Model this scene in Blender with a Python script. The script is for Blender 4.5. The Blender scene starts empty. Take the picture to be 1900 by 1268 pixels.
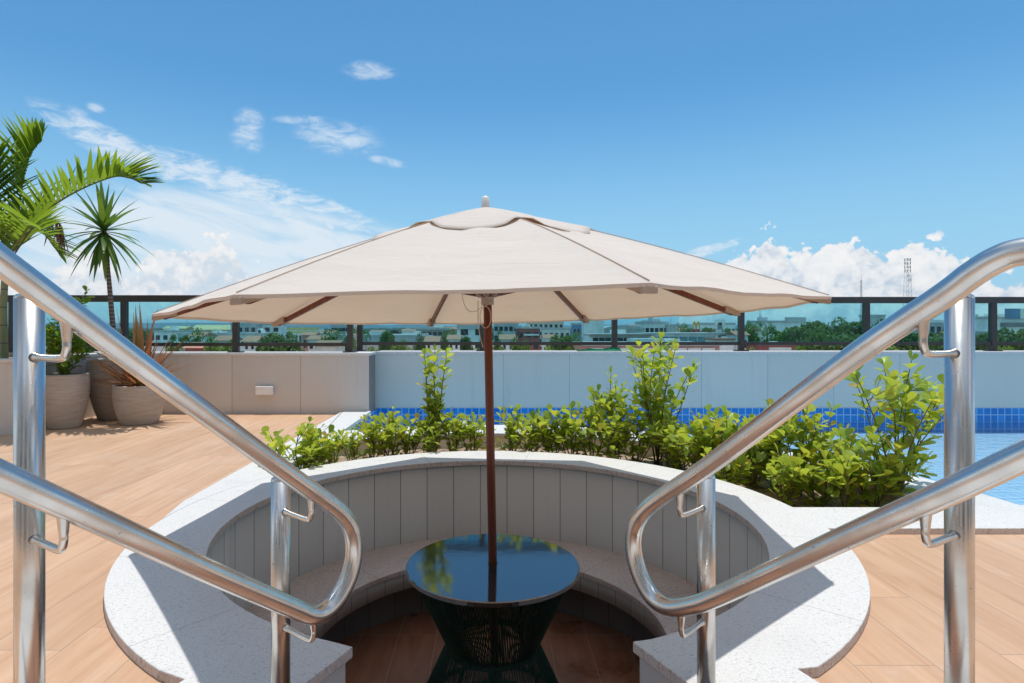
import bpy, math, random
from mathutils import Vector, Matrix, noise as mnoise

PI = math.pi
rad = math.radians
S = bpy.context.scene
COL = S.collection
random.seed(7)

# ------------------------------------------------------------------ camera
cam_d = bpy.data.cameras.new("camera")
cam = bpy.data.objects.new("camera", cam_d)
COL.objects.link(cam)
cam.location = (0, 0, 1.0)
cam.rotation_euler = (PI / 2, 0, 0)
cam_d.sensor_width = 36
cam_d.lens = 1116 / 1900 * 36
cam_d.shift_x = 38 / 1900
cam_d.shift_y = -27 / 1900
cam_d.clip_start = 0.05
cam_d.clip_end = 30000
S.camera = cam

# ------------------------------------------------------------------ light and exposure
SUN_EL, SUN_AZ = rad(84.0), rad(25)          # azimuth measured from +Y towards +X
sd = (math.sin(SUN_AZ) * math.cos(SUN_EL), math.cos(SUN_AZ) * math.cos(SUN_EL), math.sin(SUN_EL))
sun_d = bpy.data.lights.new("sun", 'SUN')
sun_d.energy = 3.4
sun_d.angle = rad(0.53)
sun_d.color = (1.0, 0.965, 0.91)
sun = bpy.data.objects.new("sun", sun_d)
COL.objects.link(sun)
sun.rotation_euler = Vector(sd).to_track_quat('Z', 'Y').to_euler()
S.view_settings.view_transform = 'Standard'
S.view_settings.look = 'None'
S.view_settings.exposure = 0.0
S.view_settings.gamma = 1.0
S.view_settings.use_curve_mapping = False
S.render.engine = 'CYCLES'
S.cycles.use_denoising = True
S.cycles.max_bounces = 10
S.cycles.transparent_max_bounces = 24
S.cycles.caustics_reflective = False
S.cycles.caustics_refractive = False
S.cycles.sample_clamp_indirect = 6.0


# ------------------------------------------------------------------ node helpers
class NT:
    def __init__(self, nt):
        self.nt = nt
        nt.nodes.clear()

    def n(self, typ, **kw):
        nd = self.nt.nodes.new(typ)
        for k, v in kw.items():
            setattr(nd, k, v)
        return nd

    def put(self, sock, v):
        if v is None:
            return
        if isinstance(v, bpy.types.NodeSocket):
            self.nt.links.new(v, sock)
        else:
            if sock.type == 'RGBA' and len(v) == 3:
                v = (*v, 1)
            sock.default_value = v

    def m(self, op, a, b=None, c=None, clamp=False):
        nd = self.n('ShaderNodeMath', operation=op, use_clamp=clamp)
        for i, v in enumerate((a, b, c)):
            self.put(nd.inputs[i], v)
        return nd.outputs[0]

    def mix(self, f, a, b, mode='MIX'):
        nd = self.n('ShaderNodeMix', data_type='RGBA', blend_type=mode)
        nd.clamp_factor = True
        self.put(nd.inputs[0], f)
        self.put(nd.inputs[6], a)
        self.put(nd.inputs[7], b)
        return nd.outputs[2]

    def ramp(self, f, stops, interp='LINEAR'):
        nd = self.n('ShaderNodeValToRGB')
        nd.color_ramp.interpolation = interp
        el = nd.color_ramp.elements
        while len(el) < len(stops):
            el.new(0.5)
        for e, (p, c) in zip(el, stops):
            e.position = p
            e.color = (c, c, c, 1) if isinstance(c, (int, float)) else (*c, 1)
        self.put(nd.inputs[0], f)
        return nd.outputs[0]

    def smooth(self, x, lo, hi):
        nd = self.n('ShaderNodeMapRange', interpolation_type='SMOOTHSTEP')
        self.put(nd.inputs[0], x)
        self.put(nd.inputs[1], lo)
        self.put(nd.inputs[2], hi)
        return nd.outputs[0]

    def noise(self, vec, scale, detail=4, rough=0.5, dist=0.0, out=0, dim='3D'):
        nd = self.n('ShaderNodeTexNoise', noise_dimensions=dim)
        self.put(nd.inputs['Vector'], vec)
        self.put(nd.inputs['Scale'], scale)
        self.put(nd.inputs['Detail'], detail)
        self.put(nd.inputs['Roughness'], rough)
        self.put(nd.inputs['Distortion'], dist)
        return nd.outputs[out]

    def vec(self, x=0.0, y=0.0, z=0.0):
        nd = self.n('ShaderNodeCombineXYZ')
        for i, v in enumerate((x, y, z)):
            self.put(nd.inputs[i], v)
        return nd.outputs[0]

    def xyz(self, v):
        nd = self.n('ShaderNodeSeparateXYZ')
        self.put(nd.inputs[0], v)
        return nd.outputs

    def scale(self, v, s):
        nd = self.n('ShaderNodeVectorMath', operation='MULTIPLY')
        self.put(nd.inputs[0], v)
        nd.inputs[1].default_value = s
        return nd.outputs[0]

    def obj(self):
        return self.n('ShaderNodeTexCoord').outputs['Object']

    def pos(self):
        return self.n('ShaderNodeNewGeometry').outputs['Position']

    def bump(self, h, strength=0.3, dist=0.01):
        nd = self.n('ShaderNodeBump')
        self.put(nd.inputs['Strength'], strength)
        self.put(nd.inputs['Distance'], dist)
        self.put(nd.inputs['Height'], h)
        return nd.outputs[0]

    def pbr(self, col, rough=0.6, metal=0.0, normal=None, spec=None, **kw):
        nd = self.n('ShaderNodeBsdfPrincipled')
        self.put(nd.inputs['Base Color'], col)
        self.put(nd.inputs['Roughness'], rough)
        self.put(nd.inputs['Metallic'], metal)
        if normal is not None:
            self.put(nd.inputs['Normal'], normal)
        if spec is not None:
            self.put(nd.inputs['Specular IOR Level'], spec)
        for k, v in kw.items():
            self.put(nd.inputs[k.replace('_', ' ')], v)
        return nd.outputs[0]

    def out(self, sh):
        o = self.n('ShaderNodeOutputMaterial')
        self.nt.links.new(sh, o.inputs[0])


MATS = {}


def mat(name):
    def deco(fn):
        m = bpy.data.materials.new(name)
        m.use_nodes = True
        fn(NT(m.node_tree))
        MATS[name] = m
        return fn
    return deco


# ------------------------------------------------------------------ sky with clouds
SKY_TINT = (0.61, 1.22, 1.47)
world = bpy.data.worlds.new("World")
S.world = world
world.use_nodes = True
W = NT(world.node_tree)
sky = W.n('ShaderNodeTexSky', sky_type='NISHITA')
sky.sun_disc = False
sky.sun_elevation = SUN_EL
sky.sun_rotation = SUN_AZ
sky.altitude = 10
sky.air_density = 1.0
sky.dust_density = 0.6
sky.ozone_density = 1.0
d = W.n('ShaderNodeTexCoord').outputs['Generated']
nrm = W.n('ShaderNodeVectorMath', operation='NORMALIZE')
W.put(nrm.inputs[0], d)
dx, dy, dz = W.xyz(nrm.outputs[0])
az = W.m('MULTIPLY', W.m('ARCTAN2', dx, dy), 180 / PI)
el = W.m('MULTIPLY', W.m('ARCSINE', dz), 180 / PI)


def a_of(px): return math.degrees(math.atan((px - 912) / 1116))
def e_of(px, py): return math.degrees(math.atan((607 - py) / math.hypot(1116, px - 912)))


def blob(px, py, wx, wy, tilt=0.0):
    """Soft elliptical mask round a direction of the sky (degrees)."""
    a0, e0 = a_of(px), e_of(px, py)
    ra, re = wx / 1116 * 57.3, wy / 1116 * 57.3
    ua = W.m('SUBTRACT', az, a0)
    ue = W.m('SUBTRACT', W.m('SUBTRACT', el, e0), W.m('MULTIPLY', ua, tilt))
    q = W.m('ADD', W.m('POWER', W.m('ABSOLUTE', W.m('DIVIDE', ua, ra)), 2.0),
            W.m('POWER', W.m('ABSOLUTE', W.m('DIVIDE', ue, re)), 2.0))
    return W.m('SUBTRACT', 1.0, q, clamp=True)


def msum(lst):
    r = lst[0]
    for x in lst[1:]:
        r = W.m('MAXIMUM', r, x)
    return r


ae = W.vec(az, el, 0.0)


def puff(off, sc, det):
    """Heaped lumps: rounded cells warped by noise."""
    v = W.n('ShaderNodeVectorMath', operation='ADD')
    W.put(v.inputs[0], ae)
    v.inputs[1].default_value = off
    vo = W.n('ShaderNodeTexVoronoi', feature='F1', voronoi_dimensions='2D')
    w2 = W.n('ShaderNodeVectorMath', operation='MULTIPLY_ADD')
    W.put(w2.inputs[0], W.noise(v.outputs[0], sc * 1.6, 3, 0.6, 0.0, 1, '2D'))
    w2.inputs[1].default_value = (.55 / sc, .55 / sc, 0)
    W.put(w2.inputs[2], v.outputs[0])
    W.put(vo.inputs['Vector'], w2.outputs[0])
    vo.inputs['Scale'].default_value = sc
    vo.inputs['Detail'].default_value = det
    vo.inputs['Roughness'].default_value = 0.6
    vo.inputs['Lacunarity'].default_value = 2.3
    return W.m('SUBTRACT', 1.0, W.m('MULTIPLY', vo.outputs['Distance'], 1.25))


def profile(stops, lo, hi):
    """Cloud top height (degrees) against azimuth, from picture points of the skyline."""
    nd = W.n('ShaderNodeMapRange')
    W.put(nd.inputs[0], az)
    nd.inputs[1].default_value, nd.inputs[2].default_value = lo, hi
    c = W.ramp(nd.outputs[0], [((a_of(px) - lo) / (hi - lo), e_of(px, py) / 20) for px, py in stops], 'EASE')
    return W.m('MULTIPLY', c, 20.0)


RT = [(1240, 640), (1290, 525), (1330, 482), (1385, 470), (1425, 425), (1490, 452), (1520, 470), (1600, 440), (1660, 462), (1720, 462), (1790, 466), (1860, 500), (2050, 470), (2300, 520), (2600, 640)]
LT = [(-700, 640), (-400, 470), (-100, 520), (60, 500), (150, 462), (250, 475), (330, 455), (420, 435), (470, 470), (540, 500), (640, 560), (720, 640)]
p_all = W.m('MAXIMUM', W.m('MULTIPLY', profile(RT, a_of(1240), a_of(2600)), 1.22), W.m('MULTIPLY', profile(LT, a_of(-700), a_of(720)), 1.12))
p1, p2 = puff((3.1, 1.7, 0), 0.27, 2.6), puff((3.1 + .12, 1.7 - .80, 0), 0.27, 2.6)
p3 = W.noise(W.scale(ae, (1, 1.25, 1)), 0.75, 7, 0.56, 0.15, 0, '2D')
depth_in = W.m('SUBTRACT', p_all, el)
left_side = W.smooth(az, 10.0, -10.0)
cum = W.m('ADD', depth_in, W.m('MULTIPLY', W.m('SUBTRACT', p1, 0.52), 2.2))
cum = W.m('ADD', cum, W.m('MULTIPLY', W.m('SUBTRACT', p3, 0.5), 2.4))
cum_mask = W.m('MULTIPLY', W.m('MULTIPLY', W.smooth(cum, 0.0, 0.55), W.smooth(p_all, 0.0, 1.5)), W.smooth(depth_in, -0.35, 0.45))
lit = W.m('MULTIPLY', W.m('SUBTRACT', p1, p2), 0.55)
lit = W.m('ADD', W.m('ADD', 0.80, lit), W.m('MULTIPLY', W.m('SUBTRACT', p3, .5), 0.9))
lit = W.m('SUBTRACT', lit, W.m('MULTIPLY', W.smooth(depth_in, 1.0, 7.0), 0.24))
lit = W.m('SUBTRACT', lit, W.m('MULTIPLY', left_side, 0.17), clamp=True)
cum_col = W.ramp(lit, [(0.0, (0.50, 0.61, 0.74)), (0.35, (0.66, 0.75, 0.85)), (0.68, (0.90, 0.93, 0.96)), (1.0, (1.0, 1.0, 1.0))])
cum_mask = W.m('MULTIPLY', cum_mask, W.m('SUBTRACT', 1.0, W.m('MULTIPLY', W.m('MULTIPLY', left_side, .45), W.smooth(lit, 0.60, 0.25)), clamp=True))

# thin streaked clouds
rotv = W.n('ShaderNodeVectorRotate', rotation_type='Z_AXIS')
W.put(rotv.inputs['Vector'], ae)
rotv.inputs['Angle'].default_value = rad(13)
st = W.noise(W.scale(rotv.outputs[0], (0.12, 0.46, 1)), 1.0, 6, 0.58, 0.4, 0, '2D')
st2 = W.noise(W.scale(ae, (0.42, 1.15, 1)), 1.0, 7, 0.68, 0.4, 0, '2D')
veil = msum([blob(150, 600, 560, 185, -0.05), blob(500, 470, 420, 105, -0.1)])
streak = msum([blob(210, 268, 120, 30, -0.35), blob(480, 362, 270, 40, -0.24), blob(1300, 468, 80, 12, .25)])
veil_m = W.m('MULTIPLY', W.smooth(W.m('ADD', st, W.m('MULTIPLY', veil, 0.36)), 0.36, 0.84), W.smooth(veil, 0.0, .6))
streak_m = W.m('MULTIPLY', W.smooth(W.m('ADD', st2, W.m('MULTIPLY', streak, 0.30)), 0.50, 0.92), W.smooth(streak, 0.0, .5))
wisp = msum([blob(686, 132, 62, 20), blob(628, 256, 100, 36, -.05), blob(461, 222, 32, 30), blob(458, 258, 36, 30),
             blob(560, 222, 60, 10, .1), blob(718, 300, 46, 11, -.15), blob(140, 214, 24, 16), blob(178, 200, 18, 10),
             blob(437, 325, 30, 10)])
wisp_m = W.m('MULTIPLY', W.smooth(W.m('ADD', st2, W.m('MULTIPLY', wisp, 0.30)), 0.48, 1.05), W.smooth(wisp, 0.0, 0.9))
thin = W.m('MAXIMUM', W.m('MAXIMUM', W.m('MULTIPLY', veil_m, .92), W.m('MULTIPLY', streak_m, .85)), W.m('MULTIPLY', wisp_m, .7))
# unseen bright clouds added behind and overhead, lifting ambient light and steel reflections
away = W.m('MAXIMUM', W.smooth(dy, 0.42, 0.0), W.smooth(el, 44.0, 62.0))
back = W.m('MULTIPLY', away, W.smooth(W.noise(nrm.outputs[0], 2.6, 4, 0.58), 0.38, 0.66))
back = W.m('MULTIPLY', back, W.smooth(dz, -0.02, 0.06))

SKY_STRENGTH = 0.10
K = 1 / SKY_STRENGTH
base = W.mix(1.0, sky.outputs[0], SKY_TINT, 'MULTIPLY')
base = W.mix(W.m('MULTIPLY', W.smooth(el, 22.0, 2.0), 0.85), base, (0.36 * K, 0.64 * K, 0.86 * K))
c1 = W.mix(thin, base, (0.76 * K, 0.85 * K, 0.93 * K))
cc = W.mix(1.0, cum_col, (0.93 * K, 0.93 * K, 0.93 * K), 'MULTIPLY')
c2 = W.mix(cum_mask, c1, cc)
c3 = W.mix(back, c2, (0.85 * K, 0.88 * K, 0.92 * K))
bg = W.n('ShaderNodeBackground')
W.put(bg.inputs[0], c3)
bg.inputs[1].default_value = SKY_STRENGTH
world.cycles.sampling_method = 'MANUAL'
world.cycles.sample_map_resolution = 256
wo = W.n('ShaderNodeOutputWorld')
W.nt.links.new(bg.outputs[0], wo.inputs[0])


# ------------------------------------------------------------------ materials
@mat('deck')
def _(t):
    x, y, z = t.xyz(t.pos())
    w, L = 0.24, 1.2
    u = t.m('DIVIDE', t.m('ADD', x, 0.13 + 24), w)
    row = t.m('FLOOR', u)
    fu = t.m('FRACT', u)
    wn = t.n('ShaderNodeTexWhiteNoise', noise_dimensions='1D')
    t.put(wn.inputs['W'], row)
    v = t.m('ADD', t.m('DIVIDE', t.m('ADD', y, 24), L), t.m('MULTIPLY', wn.outputs[0], 0.66))
    cell = t.m('FLOOR', v)
    fv = t.m('FRACT', v)
    wn2 = t.n('ShaderNodeTexWhiteNoise', noise_dimensions='2D')
    t.put(wn2.inputs['Vector'], t.vec(row, cell, 0))
    rnd = wn2.outputs['Value']
    gx = t.m('MINIMUM', fu, t.m('SUBTRACT', 1.0, fu))
    gy = t.m('MINIMUM', fv, t.m('SUBTRACT', 1.0, fv))
    joint = t.m('MINIMUM', t.smooth(gx, 0.004, 0.011), t.smooth(gy, 0.0007, 0.0022))
    gv = t.vec(t.m('ADD', t.m('MULTIPLY', x, 9.0), t.m('MULTIPLY', rnd, 50)), t.m('MULTIPLY', y, 0.9), rnd)
    g1 = t.noise(gv, 1.0, 6, 0.62, 1.3)
    g2 = t.noise(t.scale(gv, (4.5, 1.6, 1)), 1.0, 4, 0.6, 0.4)
    g = t.m('ADD', t.m('MULTIPLY', g1, 0.7), t.m('MULTIPLY', g2, 0.3))
    c = t.ramp(g, [(0.22, (0.38, 0.205, 0.115)), (0.42, (0.555, 0.340, 0.210)), (0.60, (0.625, 0.410, 0.268)), (0.85, (0.67, 0.475, 0.335))])
    tint = t.mix(rnd, (0.94, 0.93, 0.92), (1.04, 1.035, 1.03))
    c = t.mix(1.0, c, tint, 'MULTIPLY')
    dust = t.noise(t.pos(), 1.4, 5, 0.6)
    c = t.mix(t.m('MULTIPLY', t.smooth(dust, 0.52, 0.75), 0.35), c, (0.62, 0.50, 0.40))
    d2 = t.noise(t.pos(), 5.5, 4, 0.6)
    c = t.mix(t.m('MULTIPLY', t.smooth(d2, 0.60, 0.74), 0.22), c, (0.66, 0.58, 0.50))
    c = t.mix(joint, (0.40, 0.28, 0.20), c)
    h = t.m('ADD', t.m('MULTIPLY', joint, 1.0), t.m('MULTIPLY', g, 0.15))
    t.out(t.pbr(c, t.m('ADD', 0.42, t.m('MULTIPLY', g, 0.25)), normal=t.bump(h, 0.35, 0.003), spec=0.35))


@mat('pit_floor')
def _(t):
    x, y, z = t.xyz(t.pos())
    u = t.m('DIVIDE', t.m('ADD', x, 0.654 + 24), 0.236)
    row, fu = t.m('FLOOR', u), t.m('FRACT', u)
    v = t.m('ADD', t.m('DIVIDE', t.m('ADD', y, 24 - 3.79), 1.2), 0.0)
    cell, fv = t.m('FLOOR', v), t.m('FRACT', v)
    wn2 = t.n('ShaderNodeTexWhiteNoise', noise_dimensions='2D')
    t.put(wn2.inputs['Vector'], t.vec(row, cell, 0))
    rnd = wn2.outputs['Value']
    gx = t.m('MINIMUM', fu, t.m('SUBTRACT', 1.0, fu))
    gy = t.m('MINIMUM', fv, t.m('SUBTRACT', 1.0, fv))
    joint = t.m('MINIMUM', t.smooth(gx, 0.006, 0.016), t.smooth(gy, 0.0012, 0.0032))
    gv = t.vec(t.m('ADD', t.m('MULTIPLY', x, 7.0), t.m('MULTIPLY', rnd, 50)), t.m('MULTIPLY', y, 1.0), rnd)
    g = t.noise(gv, 1.0, 6, 0.62, 1.2)
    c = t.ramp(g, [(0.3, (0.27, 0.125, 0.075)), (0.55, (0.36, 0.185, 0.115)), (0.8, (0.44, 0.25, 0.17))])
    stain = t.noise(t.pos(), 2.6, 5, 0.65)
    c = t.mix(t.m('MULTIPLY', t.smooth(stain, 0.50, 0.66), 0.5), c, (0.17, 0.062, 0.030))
    c = t.mix(joint, (0.42, 0.30, 0.22), c)
    t.out(t.pbr(c, t.m('SUBTRACT', 0.5, t.m('MULTIPLY', t.smooth(stain, .5, .66), .25)), normal=t.bump(joint, 0.3, 0.002)))


def granite(name, lo, hi, spot, vein=0.25, rough=0.62):
    @mat(name)
    def _(t):
        p = t.pos()
        n1 = t.noise(p, 190, 3, 0.7)
        n2 = t.noise(t.scale(p, (1, 1.8, 1)), 60, 4, 0.65)
        n3 = t.noise(p, 5.0, 5, 0.6, 1.0)
        c = t.mix(t.smooth(n1, 0.35, 0.62), lo, hi)
        c = t.mix(t.m('MULTIPLY', t.smooth(n2, 0.54, 0.66), 0.62), c, spot)
        n4 = t.noise(t.scale(p, (1.0, 2.2, 1)), 62, 4, 0.7, 0.4)
        c = t.mix(t.m('MULTIPLY', t.smooth(n4, 0.60, 0.70), 0.48), c, tuple(v * .8 for v in spot))
        st = t.noise(p, 1.7, 5, 0.6)
        c = t.mix(t.m('MULTIPLY', t.smooth(st, 0.52, 0.72), 0.22), c, tuple(v * .85 for v in lo))
        c = t.mix(t.m('MULTIPLY', t.smooth(n3, 0.55, 0.75), vein), c, spot)
        # slab joints running outwards round the seating pit
        px_, py_, pz_ = t.xyz(p)
        dx_, dy_ = t.m('ADD', px_, 0.016), t.m('SUBTRACT', py_, 3.06)
        rr_ = t.m('SQRT', t.m('ADD', t.m('MULTIPLY', dx_, dx_), t.m('MULTIPLY', dy_, dy_)))
        f_ = t.m('FRACT', t.m('DIVIDE', t.m('ADD', t.m('ARCTAN2', dy_, dx_), 9.62), 0.5236))
        g_ = t.m('MULTIPLY', t.m('MINIMUM', f_, t.m('SUBTRACT', 1.0, f_)), t.m('MULTIPLY', rr_, 0.5236))
        jn = t.m('MULTIPLY', t.smooth(g_, 0.0026, 0.0010), t.smooth(rr_, 3.0, 2.95))
        c = t.mix(t.m('MULTIPLY', jn, 0.55), c, tuple(v * .6 for v in spot))
        t.out(t.pbr(c, rough, normal=t.bump(n1, 0.25, 0.002), spec=0.35))


granite('coping_stone', (0.60, 0.595, 0.585), (0.74, 0.735, 0.725), (0.40, 0.395, 0.39), 0.22)
granite('seat_stone', (0.50, 0.45, 0.43), (0.69, 0.63, 0.60), (0.24, 0.19, 0.175), 0.3)
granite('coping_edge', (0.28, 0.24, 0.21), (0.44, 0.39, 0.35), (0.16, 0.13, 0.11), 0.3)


@mat('table_granite')
def _(t):
    p = t.obj()
    n1 = t.noise(p, 160, 3, 0.75)
    n2 = t.noise(p, 70, 3, 0.7)
    c = t.mix(t.smooth(n1, 0.50, 0.68), (0.008, 0.010, 0.013), (0.10, 0.105, 0.11))
    c = t.mix(t.m('MULTIPLY', t.smooth(n2, 0.58, 0.7), 0.5), c, (0.11, 0.10, 0.095))
    wv = t.noise(p, 14, 3, 0.5)
    t.out(t.pbr(c, 0.075, normal=t.bump(wv, 0.16, 0.002), spec=1.0, IOR=2.05))


def panel(name, col, seam, x0=0.0, pitch=0.8, polar=False):
    @mat(name)
    def _(t):
        p = t.pos()
        x, y, z = t.xyz(p)
        if polar:
            a = t.m('ARCTAN2', t.m('SUBTRACT', y, 3.06), t.m('ADD', x, 0.016))
            u = t.m('DIVIDE', t.m('ADD', a, x0 + 10 * pitch * 10), pitch)
        else:
            u = t.m('DIVIDE', t.m('SUBTRACT', x, x0 - 40 * pitch), pitch)
        f = t.m('FRACT', u)
        g = t.m('MINIMUM', f, t.m('SUBTRACT', 1.0, f))
        half = 0.0028 / (pitch * (1.31 if polar else 1.0))
        j = t.smooth(g, half * 0.5, half * 1.3)
        wn = t.n('ShaderNodeTexWhiteNoise', noise_dimensions='1D')
        t.put(wn.inputs['W'], t.m('FLOOR', u))
        c = t.mix(wn.outputs[0], tuple(v * 0.955 for v in col), tuple(min(1, v * 1.035) for v in col))
        n = t.noise(t.scale(p, (1, 1, 0.35)), 3.0, 6, 0.65)
        c = t.mix(t.m('MULTIPLY', t.smooth(n, 0.50, 0.75), 0.22), c, tuple(v * 0.80 for v in col))
        fine = t.noise(t.scale(p, (1, 1, 0.12)), 60.0, 3, 0.6)
        c = t.mix(t.m('MULTIPLY', fine, 0.10), c, tuple(v * 0.7 for v in col))
        drip = t.noise(t.scale(p, (9, 9, .6)), 1.0, 4, 0.6)
        c = t.mix(t.m('MULTIPLY', t.smooth(drip, 0.56, 0.72), 0.16), c, tuple(v * 0.62 for v in col))
        c = t.mix(j, seam, c)
        t.out(t.pbr(c, 0.55, normal=t.bump(j, 0.4, 0.003), spec=0.3))


panel('wall_panel_warm', (0.64, 0.605, 0.57), (0.24, 0.215, 0.195), -1.41, 0.79)
panel('wall_panel_pool', (0.64, 0.70, 0.675), (0.34, 0.38, 0.42), 0.144, 0.802)
panel('wall_panel_pit', (0.64, 0.665, 0.67), (0.17, 0.165, 0.16), 0.0, 8.44 * PI / 180, True)
panel('wall_panel_flank', (0.58, 0.585, 0.58), (0.3, 0.3, 0.3), 0.0, 0.6)
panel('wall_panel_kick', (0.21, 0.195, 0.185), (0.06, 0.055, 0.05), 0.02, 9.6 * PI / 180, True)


@mat('pool_tile')
def _(t):
    p = t.pos()
    x, y, z = t.xyz(p)
    pt = 0.085
    def edge(v, off):
        f = t.m('FRACT', t.m('DIVIDE', t.m('ADD', v, off + 34), pt))
        return t.m('MINIMUM', f, t.m('SUBTRACT', 1.0, f)), t.m('FLOOR', t.m('DIVIDE', t.m('ADD', v, off + 34), pt))
    ex, ix = edge(t.m('ADD', x, y), 0.0)
    ez, iz = edge(z, -0.019)
    g = t.smooth(t.m('MINIMUM', ex, ez), 0.03, 0.08)
    wn = t.n('ShaderNodeTexWhiteNoise', noise_dimensions='2D')
    t.put(wn.inputs['Vector'], t.vec(ix, iz, 0))
    c = t.mix(wn.outputs['Value'], (0.010, 0.165, 0.56), (0.022, 0.27, 0.74))
    c = t.mix(t.m('MULTIPLY', t.noise(p, 60, 3), 0.4), c, (0.02, 0.26, 0.74))
    c = t.mix(g, (0.34, 0.58, 0.86), c)
    t.out(t.pbr(c, 0.15, normal=t.bump(g, 0.4, 0.002)))


@mat('pool_floor')
def _(t):
    p = t.pos()
    x, y, z = t.xyz(p)
    wob = t.noise(p, 7.0, 3, 0.5, 0.6)
    xx = t.m('ADD', x, t.m('MULTIPLY', t.m('SUBTRACT', wob, .5), .03))
    yy = t.m('ADD', y, t.m('MULTIPLY', t.m('SUBTRACT', wob, .5), .03))
    def edge(v):
        f = t.m('FRACT', t.m('DIVIDE', t.m('ADD', v, 34), 0.085))
        return t.m('MINIMUM', f, t.m('SUBTRACT', 1.0, f))
    g = t.smooth(t.m('MINIMUM', edge(xx), edge(yy)), 0.02, 0.09)
    c = t.mix(t.noise(p, 25, 4), (0.27, 0.55, 0.83), (0.37, 0.65, 0.90))
    c = t.mix(g, (0.68, 0.86, 0.97), c)
    t.out(t.pbr(c, 0.5))


@mat('water')
def _(t):
    n = t.noise(t.scale(t.pos(), (1, 2.0, 1)), 6.5, 4, 0.6, 0.6)
    nb = t.bump(n, 0.42, 0.02)
    fr = t.n('ShaderNodeFresnel')
    fr.inputs[0].default_value = 1.33
    t.nt.links.new(nb, fr.inputs['Normal'])
    gl = t.n('ShaderNodeBsdfGlossy')
    gl.inputs['Roughness'].default_value = 0.02
    t.nt.links.new(nb, gl.inputs['Normal'])
    tr = t.n('ShaderNodeBsdfTransparent')
    tr.inputs[0].default_value = (0.90, 0.97, 1.0, 1)
    mx = t.n('ShaderNodeMixShader')
    t.nt.links.new(fr.outputs[0], mx.inputs[0])
    t.nt.links.new(tr.outputs[0], mx.inputs[1])
    t.nt.links.new(gl.outputs[0], mx.inputs[2])
    t.out(mx.outputs[0])


@mat('tinted_glass')
def _(t):
    fr = t.n('ShaderNodeFresnel')
    fr.inputs[0].default_value = 1.45
    gl = t.n('ShaderNodeBsdfGlossy')
    gl.inputs['Roughness'].default_value = 0.01
    tr = t.n('ShaderNodeBsdfTransparent')
    sm = t.noise(t.pos(), 1.3, 5, 0.6)
    t.put(tr.inputs[0], t.mix(t.smooth(sm, 0.4, 0.75), (0.36, 0.76, 0.82), (0.42, 0.80, 0.85)))
    mx = t.n('ShaderNodeMixShader')
    t.nt.links.new(fr.outputs[0], mx.inputs[0])
    t.nt.links.new(tr.outputs[0], mx.inputs[1])
    t.nt.links.new(gl.outputs[0], mx.inputs[2])
    t.out(mx.outputs[0])


@mat('steel')
def _(t):
    p = t.pos()
    n = t.noise(p, 11, 3, 0.5)
    sp = t.noise(p, 95, 3, 0.7)
    c = t.mix(t.smooth(n, 0.35, 0.7), (0.68, 0.655, 0.62), (0.57, 0.545, 0.51))
    rust = t.m('MULTIPLY', t.smooth(sp, 0.655, 0.73), t.smooth(n, 0.46, 0.60))
    c = t.mix(t.m('MULTIPLY', rust, 0.8), c, (0.20, 0.11, 0.06))
    r = t.m('ADD', 0.215, t.m('ADD', t.m('MULTIPLY', t.smooth(n, 0.3, 0.75), 0.12), t.m('MULTIPLY', rust, 0.35)))
    t.out(t.pbr(c, r, 1.0, normal=t.bump(sp, 0.01, 0.002)))


def fabric(name, col, trans, wrinkle=0.25):
    @mat(name)
    def _(t):
        p = t.obj()
        n = t.noise(p, 5.0, 4, 0.55)
        w = t.noise(p, 420, 2, 0.5)
        wr = t.noise(t.scale(p, (1, 1, 5)), 6, 4, 0.6, 0.8)
        c = t.mix(n, tuple(v * 0.93 for v in col), col)
        di = t.n('ShaderNodeBsdfDiffuse')
        tl = t.n('ShaderNodeBsdfTranslucent')
        b = t.bump(t.m('ADD', wr, t.m('MULTIPLY', w, 0.05)), wrinkle, 0.012)
        for nd in (di, tl):
            t.nt.links.new(b, nd.inputs['Normal'])
        t.put(di.inputs[0], c)
        t.put(tl.inputs[0], trans)
        mx = t.n('ShaderNodeMixShader')
        mx.inputs[0].default_value = 0.28
        t.nt.links.new(di.outputs[0], mx.inputs[1])
        t.nt.links.new(tl.outputs[0], mx.inputs[2])
        t.out(mx.outputs[0])


fabric('canopy_fabric', (0.83, 0.775, 0.715), (0.74, 0.49, 0.31), 0.55)
fabric('pocket_fabric', (0.62, 0.51, 0.42), (0.6, 0.42, 0.3))


@mat('wood_red')
def _(t):
    p = t.obj()
    g = t.noise(t.scale(p, (18, 18, 1.2)), 2.0, 5, 0.6, 0.6)
    c = t.ramp(g, [(0.3, (0.105, 0.024, 0.012)), (0.55, (0.175, 0.046, 0.024)), (0.8, (0.24, 0.075, 0.040))])
    t.out(t.pbr(c, 0.38, normal=t.bump(g, 0.1, 0.002)))


def simple(name, col, rough=0.6, metal=0.0, var=0.12, scale=6.0, spec=None, vary_obj=0.0):
    @mat(name)
    def _(t):
        p = t.obj()
        n = t.noise(p, scale, 5, 0.62)
        c = t.mix(t.smooth(n, 0.3, 0.7), tuple(v * (1 - var) for v in col), tuple(min(1, v * (1 + var)) for v in col))
        if vary_obj:
            r = t.n('ShaderNodeObjectInfo').outputs['Random']
            c = t.mix(r, c, t.mix(1.0, c, (1 - vary_obj,) * 3, 'MULTIPLY'))
        t.out(t.pbr(c, rough, metal, normal=t.bump(n, 0.08, 0.004), spec=spec))


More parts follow.
